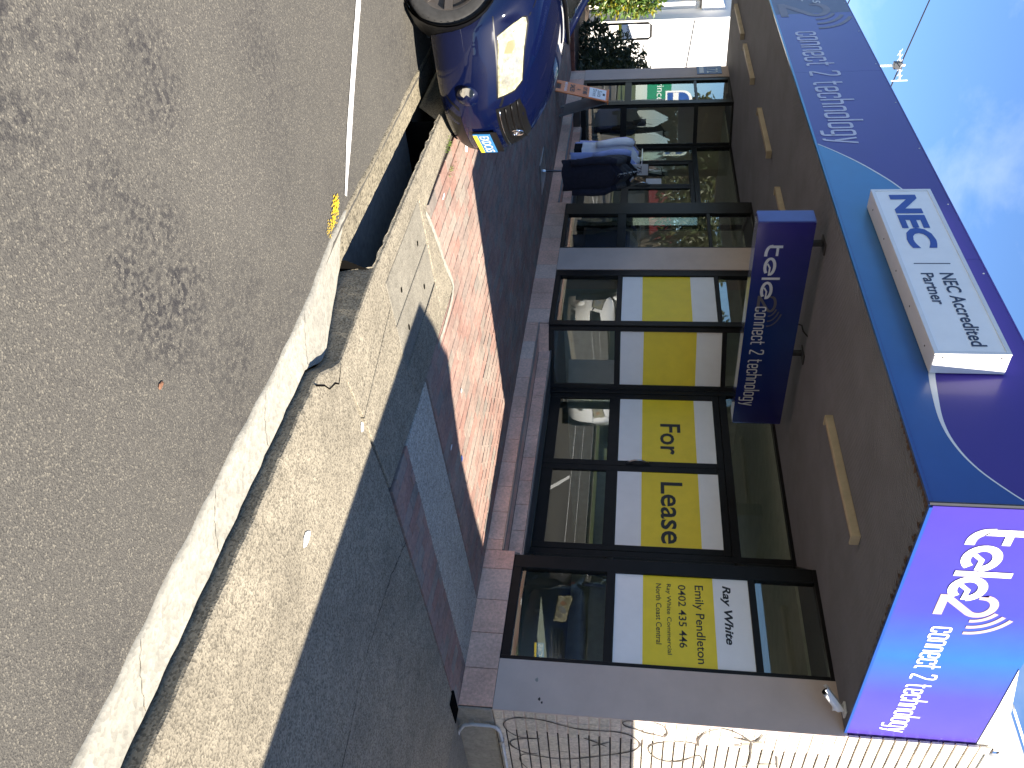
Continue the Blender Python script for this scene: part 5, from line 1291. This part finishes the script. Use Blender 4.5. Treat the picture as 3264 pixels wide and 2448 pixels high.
# across the road: what the shop glass mirrors
rb = thing('red_awning_shop', 'dark shop with a red awning across the road, mirrored in the glass', 'shop', (-40, -21, 0))
MB().box(-50, -30, -26, -19.4, tz, 3.6).build('wall', 'frame_black', rb); MB().box(-50.2, -29.8, -19.4, -18.6, 2.15, 3.35).build('awning', 'awning_red', rb, bevel=.02)
for x in (-49, -43, -37, -31): MB().box(x, x + .12, -18.75, -18.63, tz, 2.15).build('post', 'white_paint', rb)
for x in (-47, -41, -35): MB().box(x, x + 3, -19.42, -19.39, .4, 1.9).build('window', 'plinth_concrete', rb)
ws = thing('far_shop', 'pale rendered shop across the road, mirrored in the door glass', 'shop', (-14, -23, 0))
MB().box(-24, -6, -30, -21, tz, 3.0).build('wall', 'plinth_concrete', ws); MB().box(-24.3, -5.7, -30.2, -20.4, 3.0, 3.2).build('roof', 'roof_grey', ws)
trm = MB(); rng = random.Random(9); tk = MB()
for (dx, dy, dz, r) in ((0, 0, 4.2, 1.6), (1.3, .5, 3.8, 1.3), (-1.3, -.4, 3.7, 1.4), (.3, 1.2, 5.0, 1.2), (-.6, -.9, 5.3, 1.2), (1.0, -1.0, 4.8, 1.2), (0, 0, 5.9, 1.0), (-1.6, .9, 4.6, 1.0), (2.0, -.3, 4.9, .8)):
    leafy(trm, 330, (dx, dy, dz), (r, r, r * .8), .34, rng); tk.tube([(0, 0, 1.8), (dx * .5, dy * .5, 1.8 + (dz - 1.8) * .6), (dx, dy, dz)], [.13, .08, .03], 6)
tk.tube([(0, 0, -.3), (.05, 0, 1.0), (0, 0, 2.0)], [.24, .19, .15], 10)
tmesh = trm.mesh('crown'); tmesh.materials.append(MATS['leaf_tree']); kmesh = tk.mesh('trunk'); kmesh.materials.append(MATS['bark'])
for i, (x, y, sc, lb_) in enumerate(((-52, -30, 1.3, 'leafy tree behind the red awning shop, leftmost in the mirrored street'), (-42, -28, 1.15, 'leafy tree behind the middle of the red awning shop'), (-33, -27, 1.2, 'leafy tree at the right end of the red awning shop'), (-29, -13.5, .9, 'street tree nearest the far end of the row of bays'), (-36, -12.5, 1.0, 'street tree beyond the green direction sign'), (-60, -24, 1.4, 'tall street tree at the far end of the road'), (-24.5, -24, 1.1, 'tree between the two shops across the road'), (-3, -25, 1.1, 'tree to the right of the pale shop across the road'), (22, -1.5, 1.0, 'street tree added on the near footpath to the right to block bright sky'), (30, -3, 1.2, 'second street tree added on the near footpath to the right to block bright sky'), (27, -20, 1.2, 'tree added across the road to the right to block bright sky'), (38, -21, 1.3, 'farther tree added across the road to the right to block bright sky'), (44, -4, 1.4, 'third street tree added on the near footpath to the right to block bright sky'), (46, -19, 1.6, 'broad tree added far down the road to the right to block bright sky'), (55, -19.5, 1.7, 'second broad tree added far down the road to the right to block bright sky'), (65, -20, 1.8, 'last broad tree added far down the road to the right to block bright sky'))):  # trees on the right are added to hide bright horizon sky from the glass
    t = thing('street_tree', lb_, 'tree', (x, y, tz), rng.uniform(0, 6), 'trees across the road'); t.scale = (sc, sc, sc)
    for nm, me in (('crown', tmesh), ('trunk', kmesh)):
        o = bpy.data.objects.new(nm, me); COL.objects.link(o); o.parent = t
bs = thing('bus_stop_sign', 'blue and white bus stop sign on a post, mirrored in the far window', 'sign', (-21.1, -3.5, -.1))
MB().tube([(-21.1, -3.5, -.1), (-21.1, -3.5, 2.95)], .03, 8).build('post', 'steel', bs)
pu = Vector((.39, -.92, 0)); pn = Vector((.92, .39, 0)); c0 = Vector((-21.07, -3.49, 0))
pl_ = [(-.26, 2.2), (.26, 2.2), (.26, 2.72)] + [(.26 * math.cos(a), 2.72 + .26 * math.sin(a)) for a in (.4, .8, 1.2, 1.57, 1.95, 2.35, 2.75)] + [(-.26, 2.72)]
MB().prism([c0 + pu * a + Vector((0, 0, b)) for a, b in pl_], pn * .01).build('plate', 'sign_white', bs)
MB().prism([c0 + pn * .011 + pu * a * .8 + Vector((0, 0, (b - 2.5) * .82 + 2.5)) for a, b in pl_], pn * .003).build('blue_panel', 'sign_blue', bs)
MB().prism([c0 + pn * .015 + pu * a + Vector((0, 0, b)) for a, b in ((-.2, 2.42), (.2, 2.42), (.2, 2.58), (-.2, 2.58))], pn * .002).build('bus_panel', 'sign_white', bs)
gs = thing('direction_sign', 'green road direction sign beyond the bus stop, mirrored in the far window', 'sign', (-31.5, -7.7, -.1))
c0 = Vector((-31.5, -7.7, 0))
MB().prism([c0 + pu * a + Vector((0, 0, b)) for a, b in ((-.9, 1.75), (.9, 1.75), (.9, 2.75), (-.9, 2.75))], pn * .02).build('panel', 'sign_green', gs)
for a in (-.7, .7): MB().tube([c0 + pu * a - pn * .04 + Vector((0, 0, -.1)), c0 + pu * a - pn * .04 + Vector((0, 0, 2.7))], .035, 8).build('post', 'steel', gs)
lettering('street', 'lettering', 'sign_white', c0 + pn * .022 + pu * -.7 + Vector((0, 0, 2.15)), pu, (0, 0, 1), pn, 1.4, .3, gs, .003)
